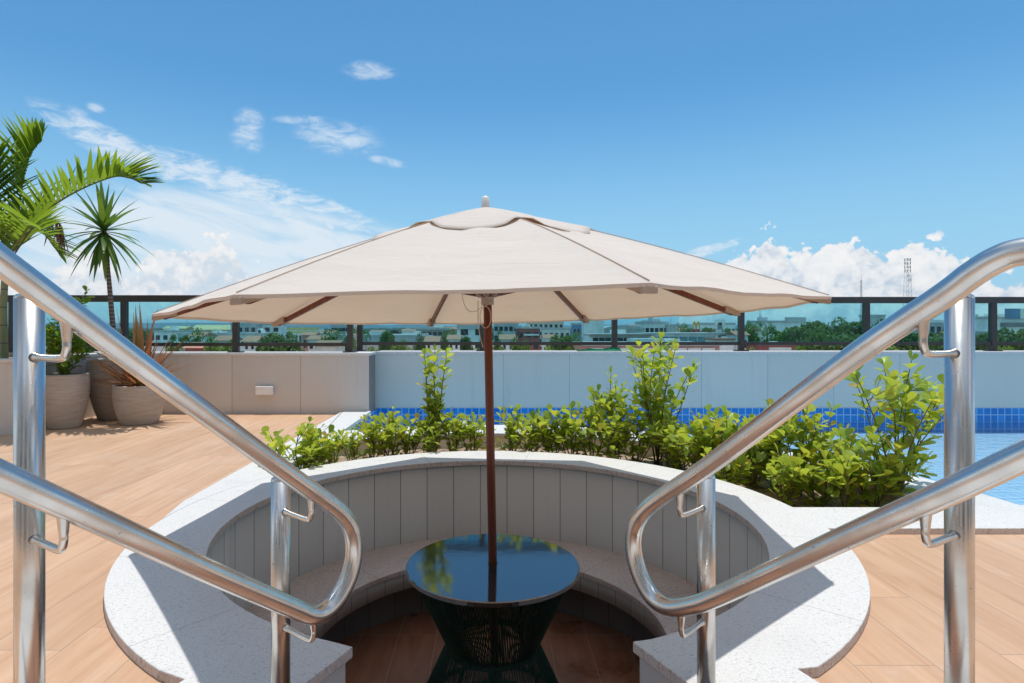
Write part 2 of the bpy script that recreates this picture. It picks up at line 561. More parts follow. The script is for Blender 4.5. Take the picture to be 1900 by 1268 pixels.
simple('rail_bronze', (0.050, 0.045, 0.043), 0.42, 0.0, 0.15)
simple('white_plastic', (0.72, 0.72, 0.72), 0.35)
simple('beige_plastic', (0.50, 0.43, 0.38), 0.45)
simple('cord_green', (0.010, 0.046, 0.031), 0.55, var=0.3, scale=40)
simple('rope_white', (0.62, 0.55, 0.47), 0.8)
simple('green_cloth', (0.010, 0.22, 0.11), 0.75, var=0.3)
simple('dark_cloth', (0.08, 0.06, 0.055), 0.8)
simple('soil', (0.30, 0.21, 0.14), 0.95, var=0.5, scale=22)
simple('grout_dark', (0.10, 0.085, 0.075), 0.8)
simple('stem_brown', (0.16, 0.115, 0.065), 0.8, var=0.3, scale=30)
simple('stem_green', (0.17, 0.21, 0.05), 0.6)
simple('bark_grey', (0.17, 0.14, 0.11), 0.9, var=0.4, scale=12)
simple('lamp_white', (0.80, 0.80, 0.80), 0.4, var=0.03)
simple('mast_metal', (0.30, 0.30, 0.31), 0.5)
simple('red_paint', (0.45, 0.03, 0.025), 0.5)
simple('sign_yellow', (0.85, 0.47, 0.02), 0.4, var=0.05)
simple('window_dark', (0.035, 0.055, 0.065), 0.15, var=0.3, vary_obj=0.5)
simple('glass_facade', (0.12, 0.30, 0.34), 0.12, var=0.35, scale=0.6)
for nm, c in dict(b_white=(0.82, 0.82, 0.80), b_grey=(0.52, 0.52, 0.52), b_dark=(0.22, 0.22, 0.225), b_beige=(0.66, 0.58, 0.48),
                  b_tan=(0.55, 0.45, 0.24), b_yellow=(0.72, 0.56, 0.14), b_red=(0.33, 0.10, 0.08), b_pink=(0.50, 0.27, 0.22),
                  b_brown=(0.34, 0.28, 0.235), b_blue=(0.12, 0.26, 0.42), b_cream=(0.78, 0.74, 0.67), b_roof=(0.50, 0.50, 0.49)).items():
    simple(nm, c, 0.8, var=0.14, scale=0.35)


@mat('roof_tile')
def _(t):
    p = t.obj()
    n = t.noise(p, 1.2, 6, 0.7)
    w = t.n('ShaderNodeTexWave', wave_type='BANDS', bands_direction='X')
    t.put(w.inputs['Vector'], p)
    w.inputs['Scale'].default_value = 1.6
    c = t.mix(n, (0.32, 0.12, 0.07), (0.55, 0.30, 0.20))
    t.out(t.pbr(c, 0.85, normal=t.bump(w.outputs[1], 0.5, 0.05)))


@mat('pot_clay')
def _(t):
    p = t.obj()
    n = t.noise(t.scale(p, (1, 1, 9)), 5.0, 6, 0.68, 0.4)
    f = t.noise(p, 3.0, 5, 0.6)
    c = t.ramp(n, [(0.25, (0.34, 0.285, 0.24)), (0.55, (0.47, 0.41, 0.355)), (0.8, (0.57, 0.51, 0.455))])
    c = t.mix(t.m('MULTIPLY', t.smooth(f, .5, .75), .3), c, (0.30, 0.26, 0.22))
    t.out(t.pbr(c, 0.5, normal=t.bump(n, 0.2, 0.006), spec=0.4))


def leaf(name, stops, trans, mixf=0.34, rough=0.36, back=None):
    @mat(name)
    def _(t):
        geo = t.n('ShaderNodeNewGeometry')
        r = geo.outputs['Random Per Island']
        o = t.n('ShaderNodeObjectInfo').outputs['Random']
        c = t.ramp(r, stops)
        c = t.mix(t.m('MULTIPLY', o, 0.22), c, tuple(v * 0.6 for v in stops[0][1]))
        n = t.noise(t.obj(), 30, 3, 0.6)
        c = t.mix(t.m('MULTIPLY', n, 0.25), c, tuple(v * 0.6 for v in stops[1][1]))
        if back:
            c = t.mix(geo.outputs['Backfacing'], c, back)
        pb = t.pbr(c, rough, spec=0.45)
        tl = t.n('ShaderNodeBsdfTranslucent')
        t.put(tl.inputs[0], t.mix(0.5, c, trans))
        mx = t.n('ShaderNodeMixShader')
        mx.inputs[0].default_value = mixf
        t.nt.links.new(pb, mx.inputs[1])
        t.nt.links.new(tl.outputs[0], mx.inputs[2])
        t.out(mx.outputs[0])


leaf('leaf_clusia', [(0.0, (0.085, 0.16, 0.022)), (0.30, (0.24, 0.37, 0.038)), (0.60, (0.46, 0.58, 0.070)), (0.84, (0.66, 0.66, 0.08)), (0.95, (0.72, 0.52, 0.05)), (1.0, (0.42, 0.24, 0.08))], (0.86, 0.96, 0.09), 0.47)
leaf('leaf_bush', [(0.0, (0.07, 0.16, 0.015)), (0.5, (0.15, 0.28, 0.024)), (1.0, (0.28, 0.40, 0.04))], (0.5, 0.65, 0.05), 0.42)
leaf('leaf_palm', [(0.0, (0.055, 0.135, 0.016)), (0.5, (0.110, 0.220, 0.024)), (1.0, (0.20, 0.32, 0.03))], (0.60, 0.80, 0.05), 0.46, 0.32)
leaf('leaf_sword', [(0.0, (0.045, 0.12, 0.028)), (0.6, (0.095, 0.205, 0.034)), (1.0, (0.20, 0.31, 0.04))], (0.28, 0.46, 0.04), 0.3, 0.36)
leaf('leaf_bronze', [(0.0, (0.14, 0.07, 0.028)), (0.35, (0.34, 0.115, 0.05)), (0.7, (0.46, 0.19, 0.08)), (0.85, (0.20, 0.17, 0.03)), (1.0, (0.42, 0.25, 0.13))], (0.5, 0.22, 0.08), 0.28, 0.45)
leaf('leaf_dead', [(0.0, (0.16, 0.09, 0.06)), (1.0, (0.34, 0.22, 0.16))], (0.4, 0.25, 0.15), 0.2, 0.8)
leaf('leaf_tree', [(0.0, (0.045, 0.10, 0.020)), (0.5, (0.085, 0.165, 0.028)), (1.0, (0.15, 0.24, 0.04))], (0.30, 0.45, 0.06), 0.35, 0.6)
leaf('leaf_tree_light', [(0.0, (0.06, 0.13, 0.018)), (0.5, (0.13, 0.23, 0.025)), (1.0, (0.24, 0.34, 0.04))], (0.40, 0.55, 0.06), 0.35, 0.6)


@mat('trunk_ringed')
def _(t):
    p = t.obj()
    x, y, z = t.xyz(p)
    w = t.m('SINE', t.m('ADD', t.m('MULTIPLY', z, 150.0), t.m('MULTIPLY', t.noise(p, 20, 3), 3.0)))
    c = t.mix(t.smooth(w, -0.4, 0.8), (0.11, 0.085, 0.07), (0.27, 0.215, 0.18))
    t.out(t.pbr(c, 0.85, normal=t.bump(w, 0.5, 0.004)))


@mat('trunk_palm')
def _(t):
    p = t.obj()
    x, y, z = t.xyz(p)
    w = t.m('SINE', t.m('MULTIPLY', z, 34.0))
    n = t.noise(t.scale(p, (1, 1, .3)), 14, 4)
    c = t.mix(n, (0.16, 0.19, 0.08), (0.30, 0.31, 0.17))
    c = t.mix(t.smooth(w, 0.955, 0.99), c, (0.12, 0.10, 0.07))
    t.out(t.pbr(c, 0.6))


@mat('ground')
def _(t):
    p = t.pos()
    n = t.noise(p, 0.012, 6, 0.6)
    c = t.ramp(n, [(0.30, (0.08, 0.11, 0.04)), (0.45, (0.26, 0.25, 0.22)), (0.62, (0.34, 0.30, 0.26)), (0.78, (0.10, 0.13, 0.05))])
    t.out(t.pbr(c, 0.95))


@mat('hills')
def _(t):
    n = t.noise(t.pos(), 0.004, 6, 0.6)
    c = t.mix(n, (0.06, 0.11, 0.14), (0.09, 0.15, 0.18))
    t.out(t.pbr(c, 1.0, spec=0.0))


@mat('woods')
def _(t):
    n = t.noise(t.pos(), 0.05, 6, 0.7)
    c = t.mix(t.smooth(n, 0.35, 0.65), (0.022, 0.045, 0.022), (0.05, 0.08, 0.04))
    t.out(t.pbr(c, 1.0, spec=0.0, normal=t.bump(n, 1.0, 4.0)))


# ------------------------------------------------------------------ mesh helpers
class MB:
    def __init__(self):
        self.v, self.f, self.mi, self.sm = [], [], [], []

    def add(self, vs, fs, mi=0, smooth=False):
        o = len(self.v)
        self.v.extend([tuple(q) for q in vs])
        for q in fs:
            self.f.append(tuple(i + o for i in q))
            self.mi.append(mi)
            self.sm.append(smooth)

    def box(self, x0, x1, y0, y1, z0, z1, mi=0):
        vs = [(x, y, z) for z in (z0, z1) for y in (y0, y1) for x in (x0, x1)]
        self.add(vs, [(0, 2, 3, 1), (4, 5, 7, 6), (0, 1, 5, 4), (2, 6, 7, 3), (0, 4, 6, 2), (1, 3, 7, 5)], mi)

    def bar(self, a, b, w, h, up=(0, 0, 1), mi=0):
        a, b = Vector(a), Vector(b)
        d = (b - a).normalized()
        s = d.cross(Vector(up))
        if s.length < 1e-5:
            s = d.cross(Vector((1, 0, 0)))
        s.normalize()
        u = s.cross(d)
        vs = [p + s * (sx * w / 2) + u * (sz * h / 2) for p in (a, b) for sx, sz in ((-1, -1), (1, -1), (1, 1), (-1, 1))]
        self.add(vs, [(3, 2, 1, 0), (4, 5, 6, 7), (0, 1, 5, 4), (1, 2, 6, 5), (2, 3, 7, 6), (3, 0, 4, 7)], mi)

    def tube(self, pts, r, seg=10, caps=True, mi=0, smooth=True, closed=False):
        pts = [Vector(p) for p in pts]
        n = len(pts)
        rs = r if isinstance(r, (list, tuple)) else [r] * n
        tang = []
        for i in range(n):
            if closed:
                tg = pts[(i + 1) % n] - pts[i - 1]
            else:
                tg = pts[min(i + 1, n - 1)] - pts[max(i - 1, 0)]
            tang.append(tg.normalized() if tg.length > 1e-9 else Vector((0, 0, 1)))
        t0 = tang[0]
        s = t0.cross(Vector((0, 0, 1)))
        if s.length < 1e-3:
            s = t0.cross(Vector((1, 0, 0)))
        s.normalize()
        vs = []
        for i in range(n):
            if i:
                s = s - tang[i] * s.dot(tang[i])
                s.normalize()
            u = tang[i].cross(s)
            for k in range(seg):
                a = 2 * PI * k / seg
                vs.append(pts[i] + (s * math.cos(a) + u * math.sin(a)) * rs[i])
        fs = []
        for i in range(n if closed else n - 1):
            j = (i + 1) % n
            for k in range(seg):
                l = (k + 1) % seg
                fs.append((i * seg + k, i * seg + l, j * seg + l, j * seg + k))
        self.add(vs, fs, mi, smooth)
        if caps and not closed:
            o = len(self.v) - len(vs)
            self.f.append(tuple(o + k for k in reversed(range(seg))))
            self.f.append(tuple(o + (n - 1) * seg + k for k in range(seg)))
            self.mi += [mi, mi]
            self.sm += [False, False]

    def lathe(self, prof, cx=0, cy=0, seg=48, a0=0.0, a1=2 * PI, mi=0, smooth=True, closed_prof=False):
        """prof: (r, z) pairs, swept about the vertical axis from angle a0 to a1."""
        full = abs(a1 - a0 - 2 * PI) < 1e-6
        cols = seg if full else seg + 1
        vs = []
        for i in range(cols):
            a = a0 + (a1 - a0) * i / seg
            for r, z in prof:
                vs.append((cx + r * math.cos(a), cy + r * math.sin(a), z))
        m = len(prof)
        fs = []
        for i in range(seg):
            j = (i + 1) % cols
            for k in range(m if closed_prof else m - 1):
                l = (k + 1) % m
                fs.append((i * m + k, j * m + k, j * m + l, i * m + l))
        self.add(vs, fs, mi, smooth)
        if closed_prof and not full:
            o = len(self.v) - len(vs)
            self.f.append(tuple(o + k for k in range(m)))
            self.f.append(tuple(o + (cols - 1) * m + k for k in reversed(range(m))))
            self.mi += [mi, mi]
            self.sm += [False, False]

    def prism(self, loop, z0, z1, mi=0, side_mi=None):
        n = len(loop)
        area = sum(loop[i][0] * loop[(i + 1) % n][1] - loop[(i + 1) % n][0] * loop[i][1] for i in range(n))
        if area < 0:
            loop = loop[::-1]
        vs = [(x, y, z0) for x, y in loop] + [(x, y, z1) for x, y in loop]
        self.add(vs, [tuple(range(n, 2 * n)), tuple(reversed(range(n)))], mi)
        o = len(self.v) - 2 * n
        for i in range(n):
            j = (i + 1) % n
            self.f.append((o + i, o + j, o + n + j, o + n + i))
            self.mi.append(mi if side_mi is None else side_mi)
            self.sm.append(False)

    def build(self, name, mats, parent=None, bevel=0.0, world=True):
        me = bpy.data.meshes.new(name)
        off = wloc(parent) if (parent and world) else Vector((0, 0, 0))
        me.from_pydata([tuple(Vector(q) - off) for q in self.v], [], self.f)
        for mn in (mats if isinstance(mats, (list, tuple)) else [mats]):
            me.materials.append(MATS[mn])
        me.polygons.foreach_set('material_index', self.mi)
        me.polygons.foreach_set('use_smooth', self.sm)
        me.update()
        o = bpy.data.objects.new(name, me)
        COL.objects.link(o)
        if parent:
            o.parent = parent
        if bevel:
            md = o.modifiers.new('bevel', 'BEVEL')
            md.width = bevel
            md.segments = 2
            md.limit_method = 'ANGLE'
            md.angle_limit = rad(40)
        return o


def wloc(o):
    v = Vector((0, 0, 0))
    while o:
        v += o.location
        o = o.parent
    return v


def tag(o, label=None, cat=None, group=None, kind=None):
    if label: o['label'] = label
    if cat: o['category'] = cat
    if group: o['group'] = group
    if kind: o['kind'] = kind
    return o


def thing(name, label, cat, loc=(0, 0, 0), group=None):
    o = bpy.data.objects.new(name, None)
    o.empty_display_size = 0.1
    COL.objects.link(o)
    o.location = loc
    return tag(o, label, cat, group)


def copy_tree(o, parent=None):
    c = o.copy()
    COL.objects.link(c)
    c.parent = parent
    for ch in [q for q in bpy.data.objects if q.parent == o]:
        copy_tree(ch, c)
    return c


def W3(px, py, Y):
    """Scene point at depth Y on the sight line of a measured photo point."""
    return Vector(((px - 912) / 1116 * Y, Y, 1.0 - (py - 607) / 1116 * Y))


def circ(r, a0, a1, n, cx=-0.016, cy=3.06):
    return [(cx + r * math.cos(rad(a0 + (a1 - a0) * i / n)), cy + r * math.sin(rad(a0 + (a1 - a0) * i / n))) for i in range(n + 1)]


def smooth_path(pts, sub=8):
    pts = [Vector(p) for p in pts]
    out = []
    n = len(pts)
    for i in range(n - 1):
        p0, p1, p2, p3 = pts[max(i - 1, 0)], pts[i], pts[i + 1], pts[min(i + 2, n - 1)]
        for k in range(sub):
            t = k / sub
            out.append(0.5 * ((2 * p1) + (p2 - p0) * t + (2 * p0 - 5 * p1 + 4 * p2 - p3) * t * t + (3 * p1 - p0 - 3 * p2 + p3) * t ** 3))
    out.append(pts[-1])
    return out


CX, CY = -0.016, 3.06
ZC = 0.032            # coping top above the deck
ZP = -0.94            # pit floor
RI, RO = 1.297, 1.645

# ------------------------------------------------------------------ setting
mb = MB()
mb.add([(-9000, -3000, -13), (9000, -3000, -13), (9000, 9000, -13), (-9000, 9000, -13)], [(0, 1, 2, 3)])
tag(mb.build('ground', 'ground'), 'distant town ground below the rooftop terrace', kind='structure')

# hills on the horizon
mb = MB()
vs, fs = [], []
N = 160
for i in range(N + 1):
    x = -8500 + 17000 * i / N
    h = 6 + 26 * max(0, mnoise.fractal(Vector((x * 0.0011, 2.3, 0)), 0.8, 2.0, 5) + 0.35) + (16 if -4200 < x < -1200 else 0)
    for k, (yy, zz) in enumerate(((5200, -14), (5600, h), (6400, h * 0.8), (7000, -14))):
        vs.append((x, yy, zz))
for i in range(N):
    for k in range(3):
        fs.append((i * 4 + k, (i + 1) * 4 + k, (i + 1) * 4 + k + 1, i * 4 + k + 1))
mb.add(vs, fs, 0, True)
tag(mb.build('hills', 'hills'), 'low blue hills on the horizon', kind='structure')

# far wooded belt
mb = MB()
vs, fs = [], []
NX, NY = 420, 14
for j in range(NY + 1):
    yy = 620 + (j / NY) ** 1.4 * 2600
    for i in range(NX + 1):
        x = (-1.05 + 2.1 * i / NX) * yy
        zz = -13 + 9.5 * (0.55 + 0.9 * mnoise.noise(Vector((x * 0.055, yy * 0.05, 0))) + 0.5 * mnoise.noise(Vector((x * 0.013, yy * 0.02, 4))))
        vs.append((x, yy, min(zz, -0.5)))
for j in range(NY):
    for i in range(NX):
        a = j * (NX + 1) + i
        fs.append((a, a + 1, a + NX + 2, a + NX + 1))
mb.add(vs, fs, 0, True)
tag(mb.build('woodland', 'woods'), 'far green woodland below the hills', kind='stuff')

# terrace deck: one sheet with the pit, planter and pool left open
loop = [(-9, -6), (9, -6), (9, 3.05), (1.5, 3.05)]
loop += circ(1.48, -2, -56, 18)
loop += [(0.72, 1.60), (1.02, 0.86), (-0.98, 0.86), (-0.70, 1.60)]
loop += circ(1.48, -126, -178, 18)
loop += [(-1.55, 3.2), (-1.55, 7.2), (-9, 7.2)]
mb = MB()
mb.prism(loop, -0.12, 0.0)
tag(mb.build('deck', 'deck'), 'wood-look plank tile deck of the terrace', kind='structure')

mb = MB()
mb.lathe([(0.0, ZP), (1.45, ZP)], CX, CY, 64)
mb.add([(-1.2, 1.7, ZP - .004), (1.2, 1.7, ZP - .004), (1.2, 2.6, ZP - .004), (-1.2, 2.6, ZP - .004)], [(0, 1, 2, 3)])
tag(mb.build('pit_floor', 'pit_floor'), 'red brown plank tile floor of the sunken seating pit', kind='structure')

mb = MB()
mb.box(-1.25, 1.25, -1.0, 0.79, 0.001, 0.014)
tag(mb.build('landing', 'coping_stone'), 'pale stone landing at the head of the pit steps', kind='structure')

# steps down into the pit (just below the lens)
mb = MB()
for k in range(5):
    z1 = -0.188 * k - 0.004 if k else -0.004
    y0, y1 = 0.80 + 0.24 * k, 0.80 + 0.24 * (k + 1)
    hw = 0.93 - 0.11 * k
    mb.box(-hw - .02, hw, y0, y1, ZP - .02, z1 if k else -0.03)
tag(mb.build('stairs', 'pit_floor'), 'tiled steps down into the seating pit', kind='structure')

# ------------------------------------------------------------------ sunken lounge
lounge = thing('sunken_lounge', 'round sunken seating pit with a built-in bench and pale stone rim', 'seating pit', (CX, CY, ZP))
a_r, a_l = -69.6, 180 + 71.9
inner = circ(RI, a_r, a_l, 110)
inner[0] = (0.434, 1.853)
inner[-1] = (-0.4195, 1.822)
outer = circ(RO, 180 + 58.6, -57.5, 110)
loop = [(0.94, 0.75)] + inner + [(-0.92, 0.75), (-1.21, 0.75), (-0.845, 1.655)] + outer[1:-1] + [(0.868, 1.705), (1.235, 0.75)]
mb = MB()
mb.prism(loop, ZC - 0.034, ZC, 0, 1)
mb.build('coping', ['coping_stone', 'seat_stone'], lounge, bevel=0.004)
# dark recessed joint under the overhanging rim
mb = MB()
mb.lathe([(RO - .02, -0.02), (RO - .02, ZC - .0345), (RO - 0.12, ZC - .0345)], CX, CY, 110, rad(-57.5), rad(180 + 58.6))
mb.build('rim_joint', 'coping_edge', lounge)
# curved back wall
RW = 1.318
mb = MB()
mb.lathe([(RW + .1, ZC - .035), (RW, ZC - .035), (RW, ZP), (RW + .1, ZP)], CX, CY, 120, rad(a_r + 1), rad(a_l - 1))
mb.build('back_wall', 'wall_panel_pit', lounge)
# flanks of the stair opening
for s in (1, -1):
    mb = MB()
    c0 = (0.452, 1.84) if s > 0 else (-0.438, 1.808)
    c1 = (0.955, 0.75) if s > 0 else (-0.937, 0.75)
    o0 = (c0[0] + s * .12, c0[1] + .0)
    o1 = (c1[0] + s * .12, c1[1])
    mb.prism([c0, c1, o1, o0], ZP, ZC - .035)
    mb.build('side_wall', 'wall_panel_flank', lounge, bevel=0.003)
# bench
RS, RK = 0.886, 1.13
ZS = -0.523
mb = MB()
prof = [(RS, ZS - .028), (RS, ZS - .003), (RS + .003, ZS), (RW - .001, ZS), (RW - .001, ZS - .028)]
mb.lathe(prof, CX, CY, 110, rad(-64), rad(244), closed_prof=True, smooth=False)
mb.build('bench_seat', 'seat_stone', lounge)
mb = MB()
mb.lathe([(RS + .10, ZS - .13), (RS + .015, ZS - .13), (RS + .015, ZS - .0285)], CX, CY, 110, rad(-63), rad(243))
mb.build('bench_front', 'wall_panel_pit', lounge)
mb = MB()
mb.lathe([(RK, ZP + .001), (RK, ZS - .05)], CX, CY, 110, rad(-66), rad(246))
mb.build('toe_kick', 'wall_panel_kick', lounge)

# ------------------------------------------------------------------ curved planter and pool
planter = thing('curved_planter', 'curved stone-edged planter wrapped behind the round seating pit', 'planter', (CX, CY, -.6))
RPI, RPO = 2.43, 2.905
YF0, YF1 = 2.90, 3.24
a_s = math.degrees(math.asin((YF1 - CY + .02) / RPO))
XS0, XS1 = -1.715, -1.389
al_o = 180 - math.degrees(math.acos((-XS1 + CX) / RPO)) if False else math.degrees(math.acos((XS1 - CX) / RPO))
al_i = math.degrees(math.acos((XS1 - CX) / RPI))
a_i = math.degrees(math.asin((YF1 - CY) / RPI))
loop = [(9.2, YF0), (9.2, 3.28), (CX + math.sqrt(RPO ** 2 - .22 ** 2), 3.28)]
loop += circ(RPO, math.degrees(math.asin(.22 / RPO)) + .3, al_o, 70)
loop += circ(RPI, al_i, a_i, 70)
xr = CX + math.sqrt(RO ** 2 - (YF1 - CY) ** 2) + .001
xr0 = CX + math.sqrt(RO ** 2 - (YF0 - CY) ** 2) + .001
loop += [(xr - .12, YF1), (xr0 - .14, YF0)]
mb = MB()
mb.prism(loop, ZC - .036, ZC - .002, 0, 1)
mb.build('planter_coping', ['coping_stone', 'seat_stone'], planter, bevel=0.004)
mb = MB()
mb.lathe([(RPI + .02, ZC - .037), (RPI + .02, -.5)], CX, CY, 70, rad(a_i), rad(al_i))
mb.lathe([(RO - .03, -.5), (RO - .03, ZC - .037)], CX, CY, 90, rad(3), rad(150))
mb.box(1.4, 2.7, YF1 - .06, YF1 - .02, -.5, ZC - .037)
mb.build('planter_wall', 'b_beige', planter)
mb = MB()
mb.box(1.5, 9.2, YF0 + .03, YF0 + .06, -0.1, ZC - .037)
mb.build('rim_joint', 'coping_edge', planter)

# soil
mb = MB()
vs, fs = [], []
NA, NR = 90, 12
for i in range(NA + 1):
    a = rad(2 + (126 - 2) * i / NA)
    for k in range(NR + 1):
        r = 1.60 + (2.47 - 1.60) * k / NR
        x, y = CX + r * math.cos(a), CY + r * math.sin(a)
        vs.append((x, y, -0.055 - .05 * k / NR + 0.035 * mnoise.fractal(Vector((x * 9, y * 9, 0)), 0.8, 2, 4)))
for i in range(NA):
    for k in range(NR):
        a = i * (NR + 1) + k
        fs.append((a, a + NR + 1, a + NR + 2, a + 1))
mb.add(vs, fs, 0, True)
tag(mb.build('soil', 'soil'), 'dry brown soil in the curved planter', kind='structure')

pool = thing('swimming_pool', 'blue tiled swimming pool along the terrace wall', 'swimming pool', (4, 5.4, -.6))
ZW = -0.142
mb = MB()
mb.box(XS1, 9.2, 7.292, 7.3, -.7, 0.019)                       # tiles on the far wall
mb.box(XS1 - .03, XS1 - .0, 5.3, 7.292, -.7, ZC - .037)        # and along the left side
mb.lathe([(RPO - .02, ZC - .037), (RPO - .02, -.7)], CX, CY, 80, rad(3), rad(al_o))
mb.box(2.8, 9.2, 3.24, 3.262, -.7, ZC - .037)
mb.box(9.2, 9.22, 3.2, 7.3, -.7, 0.019)
mb.build('tile_lining', 'pool_tile', pool)
mb = MB()
lp = [(XS1, 7.292), (9.2, 7.292), (9.2, 3.262), (CX + RPO - .03, 3.262)] + circ(RPO - .03, 4, al_o, 60)
mb.prism(lp, -0.70, -0.275)
mb.build('basin_floor', 'pool_floor', pool)
mb = MB()
mb.prism([(XS0, 7.0), (XS0, 3.35), (CX - RO - .002, CY - .02), (CX - RO - .002, CY + .08)] + circ(RO + .002, 178, 144, 20) +
         [(XS1, 4.2), (XS1, 6.93), (XS0, 6.93)], ZC - .0355, ZC - .0012)
mb.build('edge_coping', 'coping_stone', pool, bevel=0.003)
mb = MB()
n = len(lp)
mb.add([(x, y, ZW) for x, y in lp], [tuple(reversed(range(n)))])
tag(mb.build('water', 'water'), 'clear blue pool water', kind='structure')

# ------------------------------------------------------------------ parapet walls, lamp and raised planter
ZT = 0.702


def wall(label, x0, x1, y0, y1, zb, m):
    w = thing('parapet_wall', label, 'wall', ((x0 + x1) / 2, y0, 0))
    b = MB()
    b.box(x0, x1, y0, y1, zb, ZT - .032)
    b.build('wall_panel', m, w)
    b = MB()
    b.box(x0 if y0 < 7 else -1.397, x1 + .012, y0 - .015, y1 + (.002 if y0 < 7 else .02), ZT - .032, ZT)
    b.build('wall_coping', 'coping_stone', w, bevel=0.004)
    return w


wall('warm grey panelled parapet wall with a small white lamp, left of the pool', -4.44, -1.41, 6.93, 7.29, 0.0, 'wall_panel_warm')
wall('long pale blue-grey parapet wall rising behind the pool', -1.9, 9.2, 7.30, 7.62, -.8, 'wall_panel_pool')

rp = thing('raised_planter', 'grey boxed raised planter holding the tall palm beside the left wall', 'planter', (-6, 6.2, 0))
mb = MB()
mb.box(-9, -4.44, 5.58, 5.70, 0, ZT - .032)
mb.box(-4.56, -4.441, 5.70, 6.929, 0, ZT - .032)
mb.box(-9, -4.56, 7.15, 7.27, 0, ZT - .032)
mb.build('planter_wall', 'wall_panel_warm', rp)
mb = MB()
mb.box(-9, -4.425, 5.565, 5.72, ZT - .032, ZT)
mb.box(-4.58, -4.4255, 5.72, 7.13, ZT - .032, ZT)
mb.box(-9, -4.425, 7.13, 7.29, ZT - .032, ZT)
mb.build('planter_coping', 'coping_stone', rp, bevel=0.004)
mb = MB()
mb.box(-9, -4.56, 5.70, 7.15, 0.3, ZT - .05)
tag(mb.build('planter_soil', 'soil'), 'soil in the raised planter under the palm', kind='structure')

lx, lz = W3(494, 724, 6.93).x, W3(494, 724, 6.93).z
lamp = thing('wall_lamp', 'small white rectangular wall lamp on the warm grey wall', 'wall lamp', (lx, 6.93, lz))
mb = MB()
mb.box(lx - .095, lx + .095, 6.85, 6.91, lz - .048, lz + .048)
mb.build('housing', 'lamp_white', lamp, bevel=0.004)
mb = MB()
mb.box(lx - .06, lx + .06, 6.91, 6.93, lz - .03, lz + .03)
mb.build('mounting_plate', 'rail_bronze', lamp)


# the pale apartment building at the viewer's back, mirrored in the steel
bk = thing('apartment_building', 'pale cream apartment building behind the terrace, mirrored in the handrails', 'building', (0, -5.5, 0))
mb = MB()
mb.box(-18, 18, -10, -5.5, -13, 9.5)
mb.build('wall', 'b_cream', bk)
for fl in range(3):
    for k in range(7):
        xx = -13.5 + 4.5 * k
        b_ = MB(); b_.box(xx - 1.0, xx + 1.0, -5.5, -5.44, .25 + 3 * fl, 2.3 + 3 * fl)
        w_ = b_.build('window', 'window_dark', bk)
        b_ = MB(); b_.box(xx - 1.1, xx + 1.1, -5.5, -5.36, 2.3 + 3 * fl, 2.42 + 3 * fl)
        b_.build('lintel', 'lamp_white', w_)

# ------------------------------------------------------------------ glass railings
def railing(label, posts, Y, x_end0, x_end1):
    r = thing('glass_railing', label, 'railing', ((x_end0 + x_end1) / 2, Y, ZT))
    zt, zb = 1.372, 0.815
    b = MB(); b.box(x_end0, x_end1, Y - .035, Y + .035, zt - .078, zt)
    b.build('top_rail', 'rail_bronze', r, bevel=.004)
    xs = [(p - 912) / 1116 * Y for p in posts]
    proto = None
    for x in xs:
        b = MB()
        b.box(x - .032, x + .032, Y - .03, Y + .03, ZT + .012, zt - .079)
        b.box(x - .075, x + .075, Y - .06, Y + .06, ZT, ZT + .0125)
        b.build('post', 'rail_bronze', r)
    ed = [x_end0] + [x for x in xs if x_end0 < x < x_end1] + [x_end1]
    for a, c in zip(ed[:-1], ed[1:]):
        if c - a < .2: continue
        b = MB(); b.box(a + .033, c - .033, Y - .022, Y + .022, zb - .04, zb)
        b.build('bottom_rail', 'rail_bronze', r)
        b = MB(); b.add([(a + .033, Y, zb), (c - .033, Y, zb), (c - .033, Y, zt - .079), (a + .033, Y, zt - .079)], [(0, 1, 2, 3)])
        b.build('glass_pane', 'tinted_glass', r)


railing('teal glass railing with dark posts on the warm grey left wall', [-183, 24, 231, 438, 650], 7.06, -8.5, (655 - 912) / 1116 * 7.06)
railing('long teal glass railing with dark posts on the wall behind the pool', [668, 895, 1140, 1375, 1607, 1842, 2077], 7.46, (663 - 912) / 1116 * 7.46, 9.2)

# ------------------------------------------------------------------ stainless handrails
RR, RP = 0.0225, 0.0238


def plane_hit(px, py, F, Nn):
    """Point of the sight line through a photo point on the vertical plane through F and Nn."""
    q, r = (px - 912) / 1116, (py - 607) / 1116
    dX, dY = Nn[0] - F[0], Nn[1] - F[1]
    s = (q * F[1] - F[0]) / (dX - q * dY)
    Y = F[1] + s * dY
    return Vector((q * Y, Y, 1.0 - r * Y))


